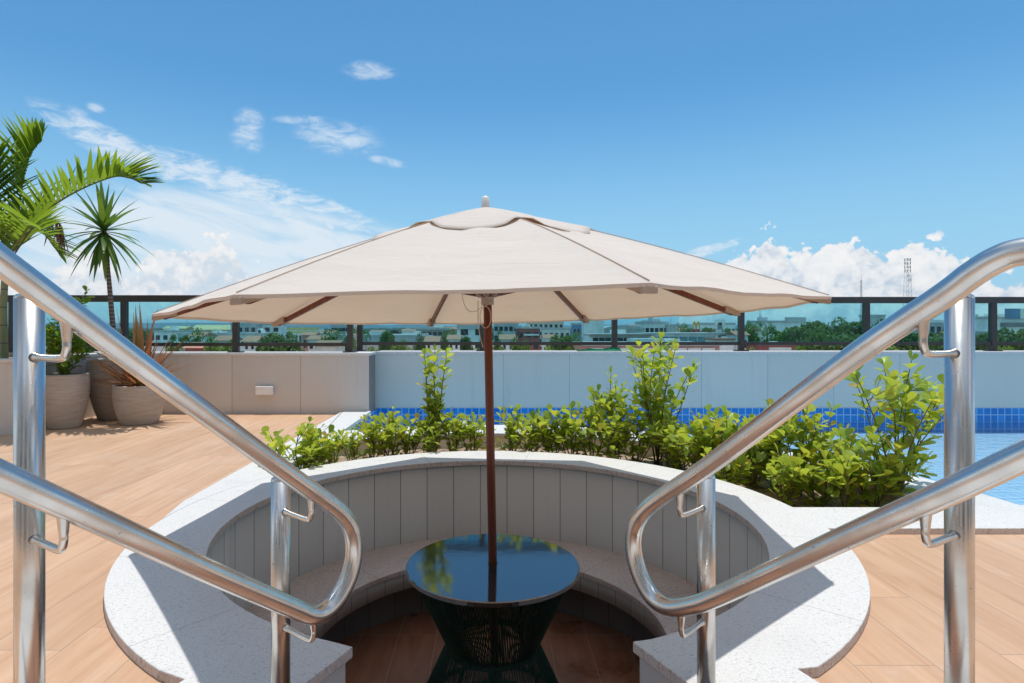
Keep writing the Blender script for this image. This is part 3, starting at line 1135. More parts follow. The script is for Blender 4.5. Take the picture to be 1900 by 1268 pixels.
def handrail(label, F, Nn, up_pts, bend_pts, low_pts, posts, brackets, horizontal_top):
    base = posts[0]
    h = thing('handrail', label, 'handrail', (base[0], base[1], ZC))
    U = [plane_hit(*p, F, Nn) for p in up_pts]
    B = [plane_hit(*p, F, Nn) for p in bend_pts]
    Lw = [plane_hit(*p, F, Nn) for p in low_pts]
    dirh = (Vector((Nn[0], Nn[1], 0)) - Vector((F[0], F[1], 0))).normalized()
    top = U[0]
    if not horizontal_top:
        d0 = (U[0] - U[1]).normalized()
        top2 = U[0] + d0 * .06
        ext = [top2 + dirh * .10 + Vector((0, 0, .05)), top2 + dirh * .20 + Vector((0, 0, .055))]
        U = list(reversed(ext)) + [top2] + U
    else:
        U = [top + dirh * .18, top + dirh * .08 + Vector((0, 0, .001))] + U
    e_up, e_lo = U[0], Lw[-1]
    dl = (Lw[-1] - Lw[-2]).normalized()
    tgt = Vector((e_up.x, e_up.y, 0))
    k = max(.05, (tgt - Vector((e_lo.x, e_lo.y, 0))).dot(dirh)) / max(.2, dl.dot(dirh))
    e2 = e_lo + dl * k * .8
    zt_, zb_ = e_up.z, e2.z
    far_ = Vector((e_up.x, e_up.y, 0)) + dirh * .04
    Lw = Lw + [e2, far_ + dirh * .045 + Vector((0, 0, zb_ + (zt_ - zb_) * .30)), far_ + dirh * .055 + Vector((0, 0, zb_ + (zt_ - zb_) * .65)), far_ + dirh * .015 + Vector((0, 0, zt_ - .035))]
    path = smooth_path(U + B + Lw + [U[0]], 10)[:-1]
    b = MB()
    b.tube(path, RR, 20, closed=True)
    b.build('rail', 'steel', h)
    for (x, y, zt) in posts:
        b = MB()
        b.tube([(x, y, ZC), (x, y, zt - .008)], RP, 24, caps=True)
        b.lathe([(RP, zt - .008), (RP * .95, zt - .003), (RP * .8, zt), (0, zt + .001)], x, y, 24)
        pst = b.build('post', 'steel', h)
        if y < 1.3:
            b = MB()
            b.lathe([(RP + .001, ZC + .012), (.05, ZC + .010), (.052, ZC)], x, y, 24)
            b.build('base_flange', 'steel', pst)
    nrm2 = Vector((F[0] - posts[0][0], F[1] - posts[0][1], 0))
    for (pi, bpx, bpy, drop) in brackets:
        P = Vector((posts[pi][0], posts[pi][1], 0))
        R_ = plane_hit(bpx, bpy, F, Nn)                       # rail centre above the bracket
        R0 = R_ - Vector((0, 0, RR * 0.7))
        zb = R_.z - drop
        A = Vector((P.x, P.y, zb)); E = Vector((R_.x, R_.y, zb))
        dd = (E - A).normalized()
        A = A + dd * (RP - .004)
        pts = [A, A + (E - A) * .55, E - dd * .018 + Vector((0, 0, .0015)), E - dd * .006 + Vector((0, 0, .007)), E + Vector((0, 0, .020)), E + Vector((0, 0, .03)), R0]
        b = MB()
        bp = smooth_path(pts, 5)
        b.tube(bp, [.0068 + .0042 * (max(0, 1 - q / 1.5) + max(0, 1 - (len(bp) - 1 - q) / 5.0)) for q in range(len(bp))], 12)
        b.build('bracket', 'steel', h)


LP = [(-.5395, 1.539, .617), (-.848, 1.104, 1.060)]
RPo = [(.578, 1.62, .604), (.892, 1.147, 1.062)]
handrail('left stainless steel handrail with an upper and a lower rail in one loop', (-.4266, 1.458), (-.7346, 1.023),
         [(0, 484), (140, 588), (279, 692), (420, 796), (543, 886), (600, 927)],
         [(634, 955), (652, 985), (657, 1022), (649, 1066), (630, 1105), (607, 1132), (580, 1142)],
         [(543, 1128), (420, 1075), (300, 1020), (150, 951), (0, 883)], LP,
         [(0, 578, 911, .074), (1, 124, 577, .083), (0, 582, 1142, .066), (1, 118, 938, .081)], False)
handrail('right stainless steel handrail with an upper and a lower rail in one loop', (.4655, 1.545), (.7795, 1.072),
         [(1900, 467), (1850, 482), (1803, 510), (1749, 550), (1600, 650), (1455, 759), (1310, 868), (1240, 915)],
         [(1202, 944), (1182, 972), (1175, 1005), (1180, 1045), (1197, 1088), (1220, 1117), (1250, 1128)],
         [(1290, 1122), (1327, 1109), (1460, 1048), (1600, 984), (1751, 917), (1900, 847)], RPo,
         [(0, 1261, 901, .081), (1, 1713, 574, .082), (0, 1264, 1129, .075), (1, 1717, 933, .079)], True)

# ------------------------------------------------------------------ table
table = thing('round_table', 'round table with polished black granite top and dark green corded hourglass base', 'table', (.006, CY, ZP))
TX, TZ = .006, -0.201
mb = MB()
RT_ = .438
mb.lathe([(.026, TZ - .026), (RT_ - .006, TZ - .026), (RT_, TZ - .022), (RT_, TZ - .004), (RT_ - .004, TZ), (.026, TZ), (.026, TZ - .026)], TX, CY, 96, smooth=False)
mb.build('tabletop', 'table_granite', table)
ZWa = -0.60
mb = MB()
for (r, z, rr) in ((.405, TZ - .034, .009), (.225, ZWa, .010)):
    mb.tube([(TX + r * math.cos(2 * PI * i / 60), CY + r * math.sin(2 * PI * i / 60), z) for i in range(60)], rr, 8, closed=True)
for k in range(4):
    a = rad(45 + 90 * k + 8)
    mb.tube([(TX + .395 * math.cos(a), CY + .395 * math.sin(a), TZ - .034), (TX + .22 * math.cos(a), CY + .22 * math.sin(a), ZWa)], .009, 8)
mb.build('upper_frame', 'cord_green', table)
mb = MB()
for (r, z, rr) in ((.375, ZP + .012, .012), (.226, ZWa - .018, .009)):
    mb.tube([(TX + r * math.cos(2 * PI * i / 60), CY + r * math.sin(2 * PI * i / 60), z) for i in range(60)], rr, 8, closed=True)
for k in range(4):
    a = rad(45 + 90 * k + 8)
    mb.tube([(TX + .365 * math.cos(a), CY + .365 * math.sin(a), ZP + .012), (TX + .22 * math.cos(a), CY + .22 * math.sin(a), ZWa)], .009, 8)
mb.build('lower_frame', 'cord_green', table)
mb = MB()
NC = 168
for i in range(NC):
    a = 2 * PI * i / NC + random.uniform(-.004, .004)
    a2 = a + rad(10)
    mb.tube([(TX + .408 * math.cos(a), CY + .408 * math.sin(a), TZ - .028), (TX + .231 * math.cos(a2), CY + .231 * math.sin(a2), ZWa)], .0036, 5, caps=False)
mb.build('upper_cord_wrap', 'cord_green', table)
mb = MB()
for i in range(NC * 3 // 4):
    a = 2 * PI * i / (NC * 3 // 4) + random.uniform(-.006, .006)
    mb.tube([(TX + .231 * math.cos(a), CY + .231 * math.sin(a), ZWa), (TX + .382 * math.cos(a), CY + .382 * math.sin(a), ZP + .01)], .0036, 5, caps=False)
mb.build('lower_cord_wrap', 'cord_green', table)

# ------------------------------------------------------------------ parasol
par = thing('parasol', 'large open cream octagonal parasol on a red-brown wooden pole through the table', 'parasol', (.021, CY - .018, ZP))
par.rotation_euler = (-.024, -.020, 0)
RU, ZRIM, ZAP = 1.54, 2.016, 2.558
VA = [rad(-28 - 45 * k) for k in range(8)]            # rib directions


def canopy_z(r):
    t = r / RU
    return ZAP - (ZAP - ZRIM) * (0.94 * t + 0.06 * t * t) + .014 * math.sin(PI * t)


mb = MB()
mb.tube([(0, 0, 0.0), (0, 0, ZAP + .01)], 0.0215, 20)
mb.build('pole', 'wood_red', par, world=False)
mb = MB()
mb.lathe([(.0, .0), (.2, .0), (.2, .045), (.19, .055), (.04, .06), (.035, .2), (.0235, .2)], 0, 0, 32)
mb.build('base', 'cord_green', par, world=False)
# finial
mb = MB()
mb.lathe([(.024, ZAP - .01), (.022, ZAP + .02), (.0195, ZAP + .048), (.015, ZAP + .055), (.011, ZAP + .0545), (.006, ZAP + .060), (0, ZAP + .061)], 0, 0, 16)
mb.build('finial', 'white_plastic', par, world=False)
# canopy
mb = MB()
NRr, NS = 26, 14
for k in range(8):
    a, b = VA[k], VA[(k + 1) % 8]
    da = rad(-45)
    vs, fs = [], []
    for i in range(NRr + 1):
        r = .26 + (RU - .26) * i / NRr
        for j in range(NS + 1):
            s = j / NS
            pa = Vector((math.cos(a), math.sin(a)))
            pb = Vector((math.cos(a + da), math.sin(a + da)))
            sag = 4 * s * (1 - s)
            edge_in = 1 - .004 * sag * (i / NRr) ** 6
            p = (pa * (1 - s) + pb * s) * r * edge_in
            z = canopy_z(r)
            wv = mnoise.fractal(Vector((p.x * 1.6 + k, p.y * 1.6, s * 3 + k * 7)), 0.9, 2.0, 4)
            rip = math.sin(i * 0.9 + s * 3 + k) * mnoise.noise(Vector((s * 2.2 + k * 5, i * .16, 1.0)))
            z += -.016 * sag * math.sin(PI * min(1, i / NRr * .8 + .1)) + .010 * sag * wv + .016 * sag * rip
            vs.append((p.x, p.y, z))
    for i in range(NRr):
        for j in range(NS):
            q = i * (NS + 1) + j
            fs.append((q, q + 1, q + NS + 2, q + NS + 1))
    mb.add(vs, fs, 0, True)
    # narrow hem turned down at the rim
    rim = vs[NRr * (NS + 1):]
    hv = rim + [(x * .9985, y * .9985, z - .011) for x, y, z in rim]
    mb.add(hv, [(j, j + 1, NS + 2 + j, NS + 1 + j) for j in range(NS)], 0, False)
cano = mb.build('canopy', 'canopy_fabric', par, world=False)
# piped seams over the ribs
mb = MB()
for a in VA:
    pts = [(r * math.cos(a), r * math.sin(a), canopy_z(r) + .003) for r in [.30 + (RU - .31) * i / 20 for i in range(21)]]
    mb.tube(pts, .0018, 6, mi=0)
mb.build('seam_piping', 'pocket_fabric', cano, world=False)
# vent cap with scalloped, lifted flaps
mb = MB()
for k in range(8):
    a, da = VA[k], rad(-45)
    vs, fs = [], []
    M1, M2 = 12, 20
    for i in range(M1 + 1):
        f = i / M1
        for j in range(M2 + 1):
            s = j / M2
            sag = 4 * s * (1 - s)
            pa = Vector((math.cos(a), math.sin(a))); pb = Vector((math.cos(a + da), math.sin(a + da)))
            re = .515 + .155 * sag ** .8
            r = .028 + (re - .028) * f
            p = (pa * (1 - s) + pb * s) * r
            lift = .004 + f ** 3 * .018 * (math.exp(-((s - .10) / .075) ** 2) + math.exp(-((s - .90) / .075) ** 2)) * (.4 if s in (0, 1) else 1)
            lift += .010 * sag * (1 - f) * f * 4
            z = canopy_z(r * (1 - .02 * sag)) + lift - f ** 2 * .018 * sag + .008 * mnoise.noise(Vector((p.x * 6, p.y * 6, k)))* f
            if i == 0: z = canopy_z(r) + .004
            vs.append((p.x, p.y, z))
    for i in range(M1):
        for j in range(M2):
            q = i * (M2 + 1) + j
            fs.append((q, q + 1, q + M2 + 2, q + M2 + 1))
    mb.add(vs, fs, 0, True)
vc = mb.build('vent_cap', 'canopy_fabric', par, world=False)
md = vc.modifiers.new('thickness', 'SOLIDIFY'); md.thickness = .002
# ribs, struts, pockets
ZH = 2.105
for a in VA:
    c, s_ = math.cos(a), math.sin(a)
    mb = MB()
    mb.bar((.05 * c, .05 * s_, canopy_z(.05) - .045), ((RU - .045) * c, (RU - .045) * s_, canopy_z(RU) - .012), .020, .030)
    rib = mb.build('rib', 'wood_red', par, bevel=.002, world=False)
    mb = MB()
    mb.bar((.030 * c, .030 * s_, ZH), (.74 * c, .74 * s_, canopy_z(.74) - .058), .016, .026)
    mb.build('strut', 'wood_red', rib, bevel=.002, world=False)
    mb = MB()
    r0, r1 = RU - .105, RU - .004
    z0, z1 = canopy_z(r0) - .022, canopy_z(r1) - .016
    t = Vector((-s_, c, 0)) * .024
    for (ra, za, rb, zb) in ((r0, z0, r1, z1),):
        vs = []
        for (r, z, h) in ((r0, z0, .026), (r0 + .03, z0 - .008, .026), (r1, z1, .016)):
            for sg in (-1, 1):
                for hh in (-h, h * .4):
                    q = Vector((r * c, r * s_, z + hh)) + t * sg
                    vs.append(q)
        fs = [(0, 1, 3, 2), (8, 10, 11, 9)]
        for q in (0, 4):
            fs += [(q, q + 4, q + 5, q + 1), (q + 2, q + 3, q + 7, q + 6), (q, q + 2, q + 6, q + 4), (q + 1, q + 5, q + 7, q + 3)]
        mb.add(vs, fs, 0, False)
    mb.build('rib_pocket', 'pocket_fabric', cano, bevel=.004, world=False)
mb = MB()
mb.lathe([(.0225, ZH - .052), (.033, ZH - .050), (.033, ZH - .012), (.042, ZH - .010), (.042, ZH + .016), (.024, ZH + .018)], 0, 0, 16)
for a in VA:
    c, s_ = math.cos(a), math.sin(a)
    tt = Vector((-s_, c, 0))
    for sg in (-1, 1):
        p = Vector((.034 * c, .034 * s_, ZH)) + tt * .012 * sg
        q = Vector((.062 * c, .062 * s_, ZH + .010)) + tt * .012 * sg
        mb.bar(p, q, .004, .028)
mb.build('runner', 'beige_plastic', par, world=False)
mb = MB()
mb.lathe([(.0225, ZAP - .11), (.05, ZAP - .10), (.05, ZAP - .05), (.024, ZAP - .03)], 0, 0, 16)
mb.build('top_hub', 'beige_plastic', par, world=False)
# pull cord hanging in loops
mb = MB()
mb.tube(smooth_path([(-.125, -.05, ZH + .10), (-.13, -.055, ZH + .02), (-.115, -.06, ZH - .055), (-.09, -.06, ZH - .085), (-.055, -.058, ZH - .083), (-.03, -.05, ZH - .06), (-.012, -.04, ZH - .02)], 6), .0016, 6)
mb.tube(smooth_path([(-.048, -.035, ZH + .16), (-.047, -.036, ZH + .02)], 4), .0022, 6)
mb.tube(smooth_path([(.02, -.034, ZH - .035), (-.01, -.037, ZH - .058), (-.024, -.038, ZH - .064)], 4), .0026, 6)
lp_ = [(-.012 + .028 * math.cos(q), -.038, ZH - .115 + .055 * math.sin(q)) for q in [2 * PI * i / 28 for i in range(28)]]
mb.tube(lp_, .0024, 6, closed=True)
mb.tube(smooth_path([(-.048, -.035, ZH - .03), (-.050, -.036, ZH - .16), (-.046, -.036, ZH - .180), (-.040, -.036, ZH - .22), (-.026, -.036, ZH - .27)], 5), .0022, 6)
mb.build('pull_cord', 'rope_white', par, world=False)


# ------------------------------------------------------------------ plants
def leaf_mesh(mb, base, direction, up, L, Wd, mi=0, curl=0.15, fold=0.12):
    """Spoon-shaped leaf of eight quads, widest near its tip."""
    d = Vector(direction).normalized()
    s = d.cross(Vector(up))
    if s.length < 1e-3:
        s = d.cross(Vector((1, 0.3, 0)))
    s.normalize()
    u = s.cross(d).normalized()
    prof = [(0, .06), (.22, .30), (.48, .78), (.72, 1.0), (.90, .80), (1.0, .30)]
    vs, fs = [], []
    for t, w in prof:
        c = Vector(base) + d * (L * t) - u * (curl * L * t * t)
        hw = w * Wd / 2
        vs += [c - s * hw + u * (fold * hw), c, c + s * hw + u * (fold * hw)]
    for i in range(len(prof) - 1):
        a = i * 3
        fs += [(a, a + 1, a + 4, a + 3), (a + 1, a + 2, a + 5, a + 4)]
    mb.add(vs, fs, mi, True)


def rdir(el_lo, el_hi):
    a, e = random.uniform(0, 2 * PI), rad(random.uniform(el_lo, el_hi))
    return Vector((math.cos(a) * math.cos(e), math.sin(a) * math.cos(e), math.sin(e)))


def shrub_meshes(h, spread, stems, nodes, L=.062, bare=0.25, twigs=2, lean=(0, 0)):
    st, lf = MB(), MB()

    def leaves_along(pts, frac0, n, up_bias=.5):
        m = len(pts)
        ang = random.uniform(0, PI)
        for i in range(n):
            f = frac0 + (1 - frac0) * (i / max(1, n - 1)) ** .85
            q = f * (m - 1)
            i0 = min(int(q), m - 2)
            p = pts[i0].lerp(pts[i0 + 1], q - i0)
            ax = (pts[i0 + 1] - pts[i0]).normalized()
            ang += PI / 2 + random.uniform(-.3, .3)
            s = ax.orthogonal().normalized()
            b = ax.cross(s)
            for sg in (1, -1):
                rd = (s * math.cos(ang) + b * math.sin(ang)) * sg
                dirn = rd * 1.0 + ax * random.uniform(.35, 1.15) + Vector((0, 0, up_bias * random.uniform(.0, .8)))
                sz = random.uniform(.45, 1.2)
                if i == n - 1:
                    sz *= .75; dirn = rd * .5 + ax * 1.2
                leaf_mesh(lf, p, dirn, Vector((random.uniform(-.4, .4), random.uniform(-.4, .4), 1)), L * sz, L * sz * random.uniform(.60, .74), 0, random.uniform(-.05, .30), random.uniform(.0, .35))

    for k in range(stems):
        a = 2 * PI * (k + random.random() * .7) / stems
        rr = spread * random.uniform(.35, 1.0)
        hh = h * random.uniform(.66, 1.0) if k else h
        p0 = Vector((random.uniform(-.03, .03), random.uniform(-.03, .03), -.03))
        tip = Vector((math.cos(a) * rr + lean[0], math.sin(a) * rr + lean[1], hh))
        if k == 0:
            tip = Vector((lean[0], lean[1], hh))
        mid = p0.lerp(tip, .5) + Vector((random.uniform(-.04, .04), random.uniform(-.04, .04), hh * .06))
        pts = smooth_path([p0, mid, tip], 5)
        st.tube(pts, [.0052 - .003 * i / (len(pts) - 1) for i in range(len(pts))], 6)
        leaves_along(pts, bare, nodes)
        for q in range(twigs):
            f = random.uniform(max(bare, .25), .8)
            i0 = int(f * (len(pts) - 1))
            b0 = pts[i0]
            dv = rdir(15, 60)
            ln = min(spread, h) * random.uniform(.35, .75)
            e = b0 + dv * ln
            tw = smooth_path([b0, b0.lerp(e, .5) + Vector((0, 0, .012)), e + Vector((0, 0, .02))], 3)
            st.tube(tw, [.003 - .0015 * i / (len(tw) - 1) for i in range(len(tw))], 5)
            leaves_along(tw, .35, max(3, nodes // 2))
    return st, lf


def make_shrub(name, label, cat, group, loc, rot, st, lf, lm, sm='stem_brown'):
    t = thing(name, label, cat, loc, group)
    t.rotation_euler = (0, 0, rot)
    st.build('stem', sm, t, world=False)
    lf.build('foliage', lm, t, world=False)
    return t


G = 'shrubs planted in the curved planter'
protos = []
low = []
for i in range(5):
    st, lf = shrub_meshes(.29 + .03 * i, .21, 7, 6, .082, .04, 2)
    protos.append((st, lf))


def pol(px, Y): return (px - 912) / 1116 * Y, Y


# (photo column, depth, size, label)
SHR = [
    (556, 4.30, 1.10, 'upright leafy shrub at the far left tip of the curved planter'),
    (585, 4.42, .75, 'low leafy shrub second from the left end of the curved planter'),
    (618, 4.58, .72, 'yellow-green low shrub third from the left end of the curved planter'),
    (652, 4.72, .70, 'low shrub in front of the white pool edge strip corner'),
    (690, 4.82, .82, 'low shrub in the curved planter below the wall corner seam'),
    (722, 4.95, 1.12, 'bushy low shrub between the wall corner and the thin tall shrub'),
    (758, 4.98, .95, 'low shrub directly left of the thin tall shrub'),
    (840, 5.02, .98, 'low shrub directly right of the thin tall shrub'),
    (876, 5.05, .85, 'low sparse shrub left of the parasol pole'),
    (948, 5.00, .95, 'low sparse shrub just right of the parasol pole'),
    (985, 4.98, 1.02, 'low shrub second to the right of the parasol pole'),
    (1022, 4.98, 1.15, 'bushy yellow-green shrub third to the right of the parasol pole'),
    (1060, 4.92, 1.12, 'bushy yellow-green shrub under the green cloth on the wall'),
    (1098, 4.88, 1.02, 'low shrub just left of the drooping tall shrub'),
    (1180, 4.72, 1.02, 'low shrub between the two tall middle shrubs'),
    (1262, 4.55, 1.1, 'dense low shrub just right of the tallest middle shrub'),
    (1300, 4.42, 1.1, 'low shrub by the right handrail where it crosses the planter'),
    (1348, 4.28, 1.2, 'leafy shrub partly behind the upper right handrail'),
    (1395, 4.10, 1.1, 'low shrub under the upper right handrail tube'),
    (1440, 3.98, 1.1, 'low shrub at the foot of the broad medium shrub'),
    (1520, 3.60, 1.1, 'low rounded shrub between the two large right shrubs'),
    (1572, 3.50, .95, 'smallest broad-leaved shrub by the dry soil patch at right'),
    (1240, 4.78, .9, 'low shrub at the foot of the tallest middle shrub'),
    (800, 4.90, .9, 'low shrub at the foot of the thin tall shrub'),
    (1330, 4.62, 1.0, 'low shrub at the back of the planter beside the right handrail'),
    (1355, 3.95, .8, 'small low shrub hugging the stone rim left of the dry soil patch'),
    (1460, 3.60, .85, 'small low shrub at the rim in front of the broad medium shrub'),
    (1400, 4.45, .95, 'low shrub at the back rim behind the upper right handrail'),
    (1560, 3.95, 1.0, 'low shrub by the pool side of the large open right shrub'),
    (1130, 4.72, .85, 'low shrub at the foot of the drooping tall shrub'),
]
first = {}
for i, (px, Y, sc, lab) in enumerate(SHR):
    x, y = pol(px, Y - (.10 if Y > 4.3 else 0))
    k = i % 5
    if k not in first:
        t = make_shrub('planter_shrub', lab, 'shrub', G, (x, y, -.06), random.uniform(0, 6.28), protos[k][0], protos[k][1], 'leaf_clusia')
        first[k] = t
    else:
        t = copy_tree(first[k])
        t.location = (x, y, -.06)
        t.rotation_euler = (0, 0, random.uniform(0, 6.28))
        t['label'] = lab
    t.scale = (sc * random.uniform(.9, 1.1), sc * random.uniform(.9, 1.1), sc)

TALL = [
    (800, 4.95, .86, .16, 7, 10, .084, .18, (.03, 0), 'thin tall shrub standing against the pale wall left of the parasol pole'),
    (1145, 4.85, .68, .20, 8, 9, .088, .22, (-.05, 0), 'drooping tall shrub with pale leaves left of the tallest one'),
    (1222, 4.75, .96, .29, 11, 10, .092, .18, (.02, 0), 'tallest middle shrub rising to the railing right of the parasol'),
    (1480, 3.86, .58, .28, 9, 8, .088, .08, (.03, 0), 'broad medium shrub right of the upper handrail with the pool behind'),
    (1660, 3.56, .86, .34, 10, 9, .096, .14, (.10, 0), 'large open shrub at the right end of the curved planter'),
    (1615, 3.50, .42, .22, 8, 7, .092, .05, (0, 0), 'spreading shrub at the foot of the large open right shrub'),
]
for (px, Y, h, sp, ns, nn, L, bare, lean, lab) in TALL:
    x, y = pol(px, Y)
    st, lf = shrub_meshes(h, sp, ns, nn, L, bare, 2, lean)
    make_shrub('planter_shrub', lab, 'shrub', G, (x, y, -.06), 0, st, lf, 'leaf_clusia')


# ------------------------------------------------------------------ pots on the left with their plants
def pot(label, px, Y, hw, h, bottom, belly):
    x = (px - 912) / 1116 * Y
    t = thing('plant_pot', label, 'pot', (x, Y, 0), 'clay pots by the left wall')
    b = MB()
    prof = [(0, .0), (bottom, 0), (bottom + .01, .012)]
    for i in range(1, 15):
        f = i / 15
        r = bottom + (hw - bottom) * math.sin(f * PI / 2) ** belly + .012 * math.sin(PI * f)
        prof.append((r, h * f))
    prof += [(hw, h - .015), (hw + .004, h - .006), (hw - .003, h), (hw - .020, h), (hw - .026, h - .01), (hw - .03, h - .08)]
    b.lathe(prof, x, Y, 48)
    b.build('pot_body', 'pot_clay', t)
    b = MB()
    b.lathe([(0, h - .045), (hw - .028, h - .055)], x, Y, 32)
    b.build('potting_soil', 'soil', t)
    return x, Y, h


p1 = pot('tall tapered grey clay pot nearest the left handrail post, with a green bush', 119, 5.98, .213, .535, .135, .9)
p2 = pot('tallest dark grey clay pot at the back against the wall', 206, 6.52, .222, .655, .115, .8)
p3 = pot('short wide grey clay pot in front, with bronze blade leaves', 259, 6.24, .242, .405, .165, .85)

st, lf = shrub_meshes(.62, .30, 11, 11, .085, .18, 3)
st2, lf2 = shrub_meshes(.86, .10, 3, 8, .085, .55, 1, (.22, .0))
st.add(st2.v, st2.f, 0, True); lf.add(lf2.v, lf2.f, 0, True)
make_shrub('potted_bush', 'bright green round-leaved bush growing from the tall tapered pot', 'bush', None, (p1[0] + .0, p1[1], p1[2] - .05), 0, st, lf, 'leaf_bush', 'stem_green')


def blade(mb, base, d, L, Wd, droop=.3, seg=7, fold=.25, mi=0, roll=0.0):
    d = Vector(d).normalized()
    side = d.cross(Vector((0, 0, 1)))
    if side.length < .05:
        a = random.uniform(0, 6.28)
        side = Vector((math.cos(a), math.sin(a), 0))
    side.normalize()
    if roll:
        side = (side * math.cos(roll) + side.cross(d) * math.sin(roll)).normalized()
    vs, fs = [], []
    p = Vector(base)
    cur = d.copy()
    for i in range(seg + 1):
        t = i / seg
        w = Wd / 2 * (0.55 + .45 * min(1, t * 3)) * (1 - t ** 2.2) + .0005
        n = side.cross(cur).normalized()
        vs += [p - side * w + n * (w * fold), p.copy(), p + side * w + n * (w * fold)]
        cur = (cur + Vector((0, 0, -droop / seg * (0.4 + 1.4 * t)))).normalized()
        p = p + cur * (L / seg)
    for i in range(seg):
        a = i * 3
        fs += [(a, a + 1, a + 4, a + 3), (a + 1, a + 2, a + 5, a + 4)]
    mb.add(vs, fs, mi, True)


# sword-leaved plant with a bare trunk
yx, yy, yh = p2
yuc = thing('sword_leaf_plant', 'tall spiky plant with a bare ringed trunk in the tallest pot', 'plant', (yx, yy, yh - .05))
top = W3(193, 428, 6.5)
mb = MB()
mb.tube(smooth_path([(yx + .06, yy, yh - .06), W3(209, 600, 6.5), W3(203, 530, 6.5), top], 8), [.030 - .010 * i / 24 for i in range(25)], 12)
mb.build('trunk', 'trunk_ringed', yuc)
mb = MB()
for i in range(54):
    f = i / 54
    e = 84 - 165 * f ** .85
    a = i * 2.39996
    dv = Vector((math.cos(a) * math.cos(rad(e)), math.sin(a) * math.cos(rad(e)), math.sin(rad(e))))
    blade(mb, top + Vector((0, 0, .03 - .10 * f)), dv, random.uniform(.38, .62), .068, droop=random.uniform(.08, .45) + .30 * (f > .4), seg=8)
mb.build('leaf_rosette', 'leaf_sword', yuc)
mb = MB()
for i in range(16):
    a = i * 2.4
    e = random.uniform(25, 75)
    dv = Vector((math.cos(a) * math.cos(rad(e)), math.sin(a) * math.cos(rad(e)), math.sin(rad(e))))
    blade(mb, (yx + .12, yy - .02, yh - .03), dv, random.uniform(.22, .40), .032, droop=.35)
mb.build('basal_leaves', 'leaf_sword', yuc)

bx, by, bh = p3
brz = thing('bronze_leaf_plant', 'bronze and green blade-leaved plant in the short wide pot', 'plant', (bx, by, bh - .05))
mb = MB()
for i in range(78):
    a = i * 2.39996
    e = 88 - 78 * (i / 78) ** .9
    dv = Vector((math.cos(a) * math.cos(rad(e)), math.sin(a) * math.cos(rad(e)), math.sin(rad(e))))
    L = random.uniform(.55, .98) * (1 - .35 * i / 78)
    blade(mb, (bx + random.uniform(-.07, .07), by + random.uniform(-.07, .07), bh - .05), dv, L, random.uniform(.034, .054), droop=random.uniform(.05, .45))
mb.build('blades', 'leaf_bronze', brz)


# ------------------------------------------------------------------ palm in the raised planter
def frond(mb_r, mb_l, pts, nl, L0, Wd, up, droop=.35, r0=.013, both=True, start=.12, rise=0.75):
    path = smooth_path(pts, 10)
    m = len(path)
    mb_r.tube(path, [r0 * (1 - .85 * i / (m - 1)) for i in range(m)], 8)
    for i in range(nl):
        f = start + (1 - start) * i / (nl - 1)
        q = f * (m - 1)
        i0 = min(int(q), m - 2)
        p = path[i0].lerp(path[i0 + 1], q - i0)
        ax = (path[i0 + 1] - path[i0]).normalized()
        up_ = Vector(up)
        s = ax.cross(up_).normalized()
        u = s.cross(ax).normalized()
        L = L0 * (0.62 + .55 * math.sin(PI * min(1, f * .85 + .12))) * random.uniform(.88, 1.08)
        if f > .85: L *= .85
        for sg in ((1, -1) if both else (1,)):
            dv = s * sg * random.uniform(.55, .9) + ax * (.50 + .75 * f + random.uniform(-.08, .1)) + u * (rise + random.uniform(-.15, .2))
            blade(mb_l, p, dv, L, Wd * random.uniform(.8, 1.2), droop=droop * random.uniform(.4, 1.3), seg=6, fold=.35)


palm_x, palm_y = -5.02, 6.2
palm = thing('palm', 'green feather palm with a pale trunk in the raised planter at far left', 'palm', (palm_x, palm_y, ZT - .1))
mb = MB()
mb.tube(smooth_path([(palm_x, palm_y, ZT - .1), (palm_x - .01, palm_y, 1.2), (palm_x + .01, palm_y, 1.62), (palm_x + .02, palm_y, 1.95)], 6),
        [.036 - .010 * i / 18 for i in range(19)], 16)
mb.build('trunk', 'trunk_palm', palm)
PY = palm_y
FR = [
    # (picture points with depth, leaflets, length, width, up)
    ([(16, 470, PY), (60, 412, PY - .05), (130, 362, PY - .1), (205, 330, PY - .12), (240, 331, PY - .15), (262, 341, PY - .15)], 44, .40, .050, (-.55, -.25, .8)),
    ([(10, 470, PY), (32, 400, PY + .05), (42, 340, PY + .1), (55, 290, PY + .1), (75, 262, PY + .1)], 34, .44, .050, (-1, -.3, .1)),
    ([(8, 470, PY), (0, 400, PY), (-12, 340, PY - .1), (-30, 300, PY - .2)], 34, .46, .052, (1, -.3, .3)),
    ([(14, 475, PY), (40, 440, PY - .3), (60, 420, PY - .55), (90, 440, PY - .8)], 28, .38, .056, (0, -.3, 1)),
    ([(14, 475, PY), (50, 445, PY + .3), (75, 430, PY + .5), (110, 470, PY + .7)], 28, .36, .054, (0, .3, 1)),
    ([(8, 475, PY), (-40, 420, PY), (-110, 400, PY), (-190, 450, PY)], 34, .44, .06, (.2, -.2, 1)),
    ([(8, 475, PY), (-30, 440, PY - .4), (-70, 440, PY - .8), (-120, 500, PY - 1.0)], 26, .42, .06, (.2, 0, 1)),
]
for pts, nl, L0, Wd, up in FR:
    r_, l_ = MB(), MB()
    frond(r_, l_, [W3(*p) for p in pts], nl, L0, Wd, up)
    fr = r_.build('frond', 'stem_green', palm)
    l_.build('leaflets', 'leaf_palm', fr)
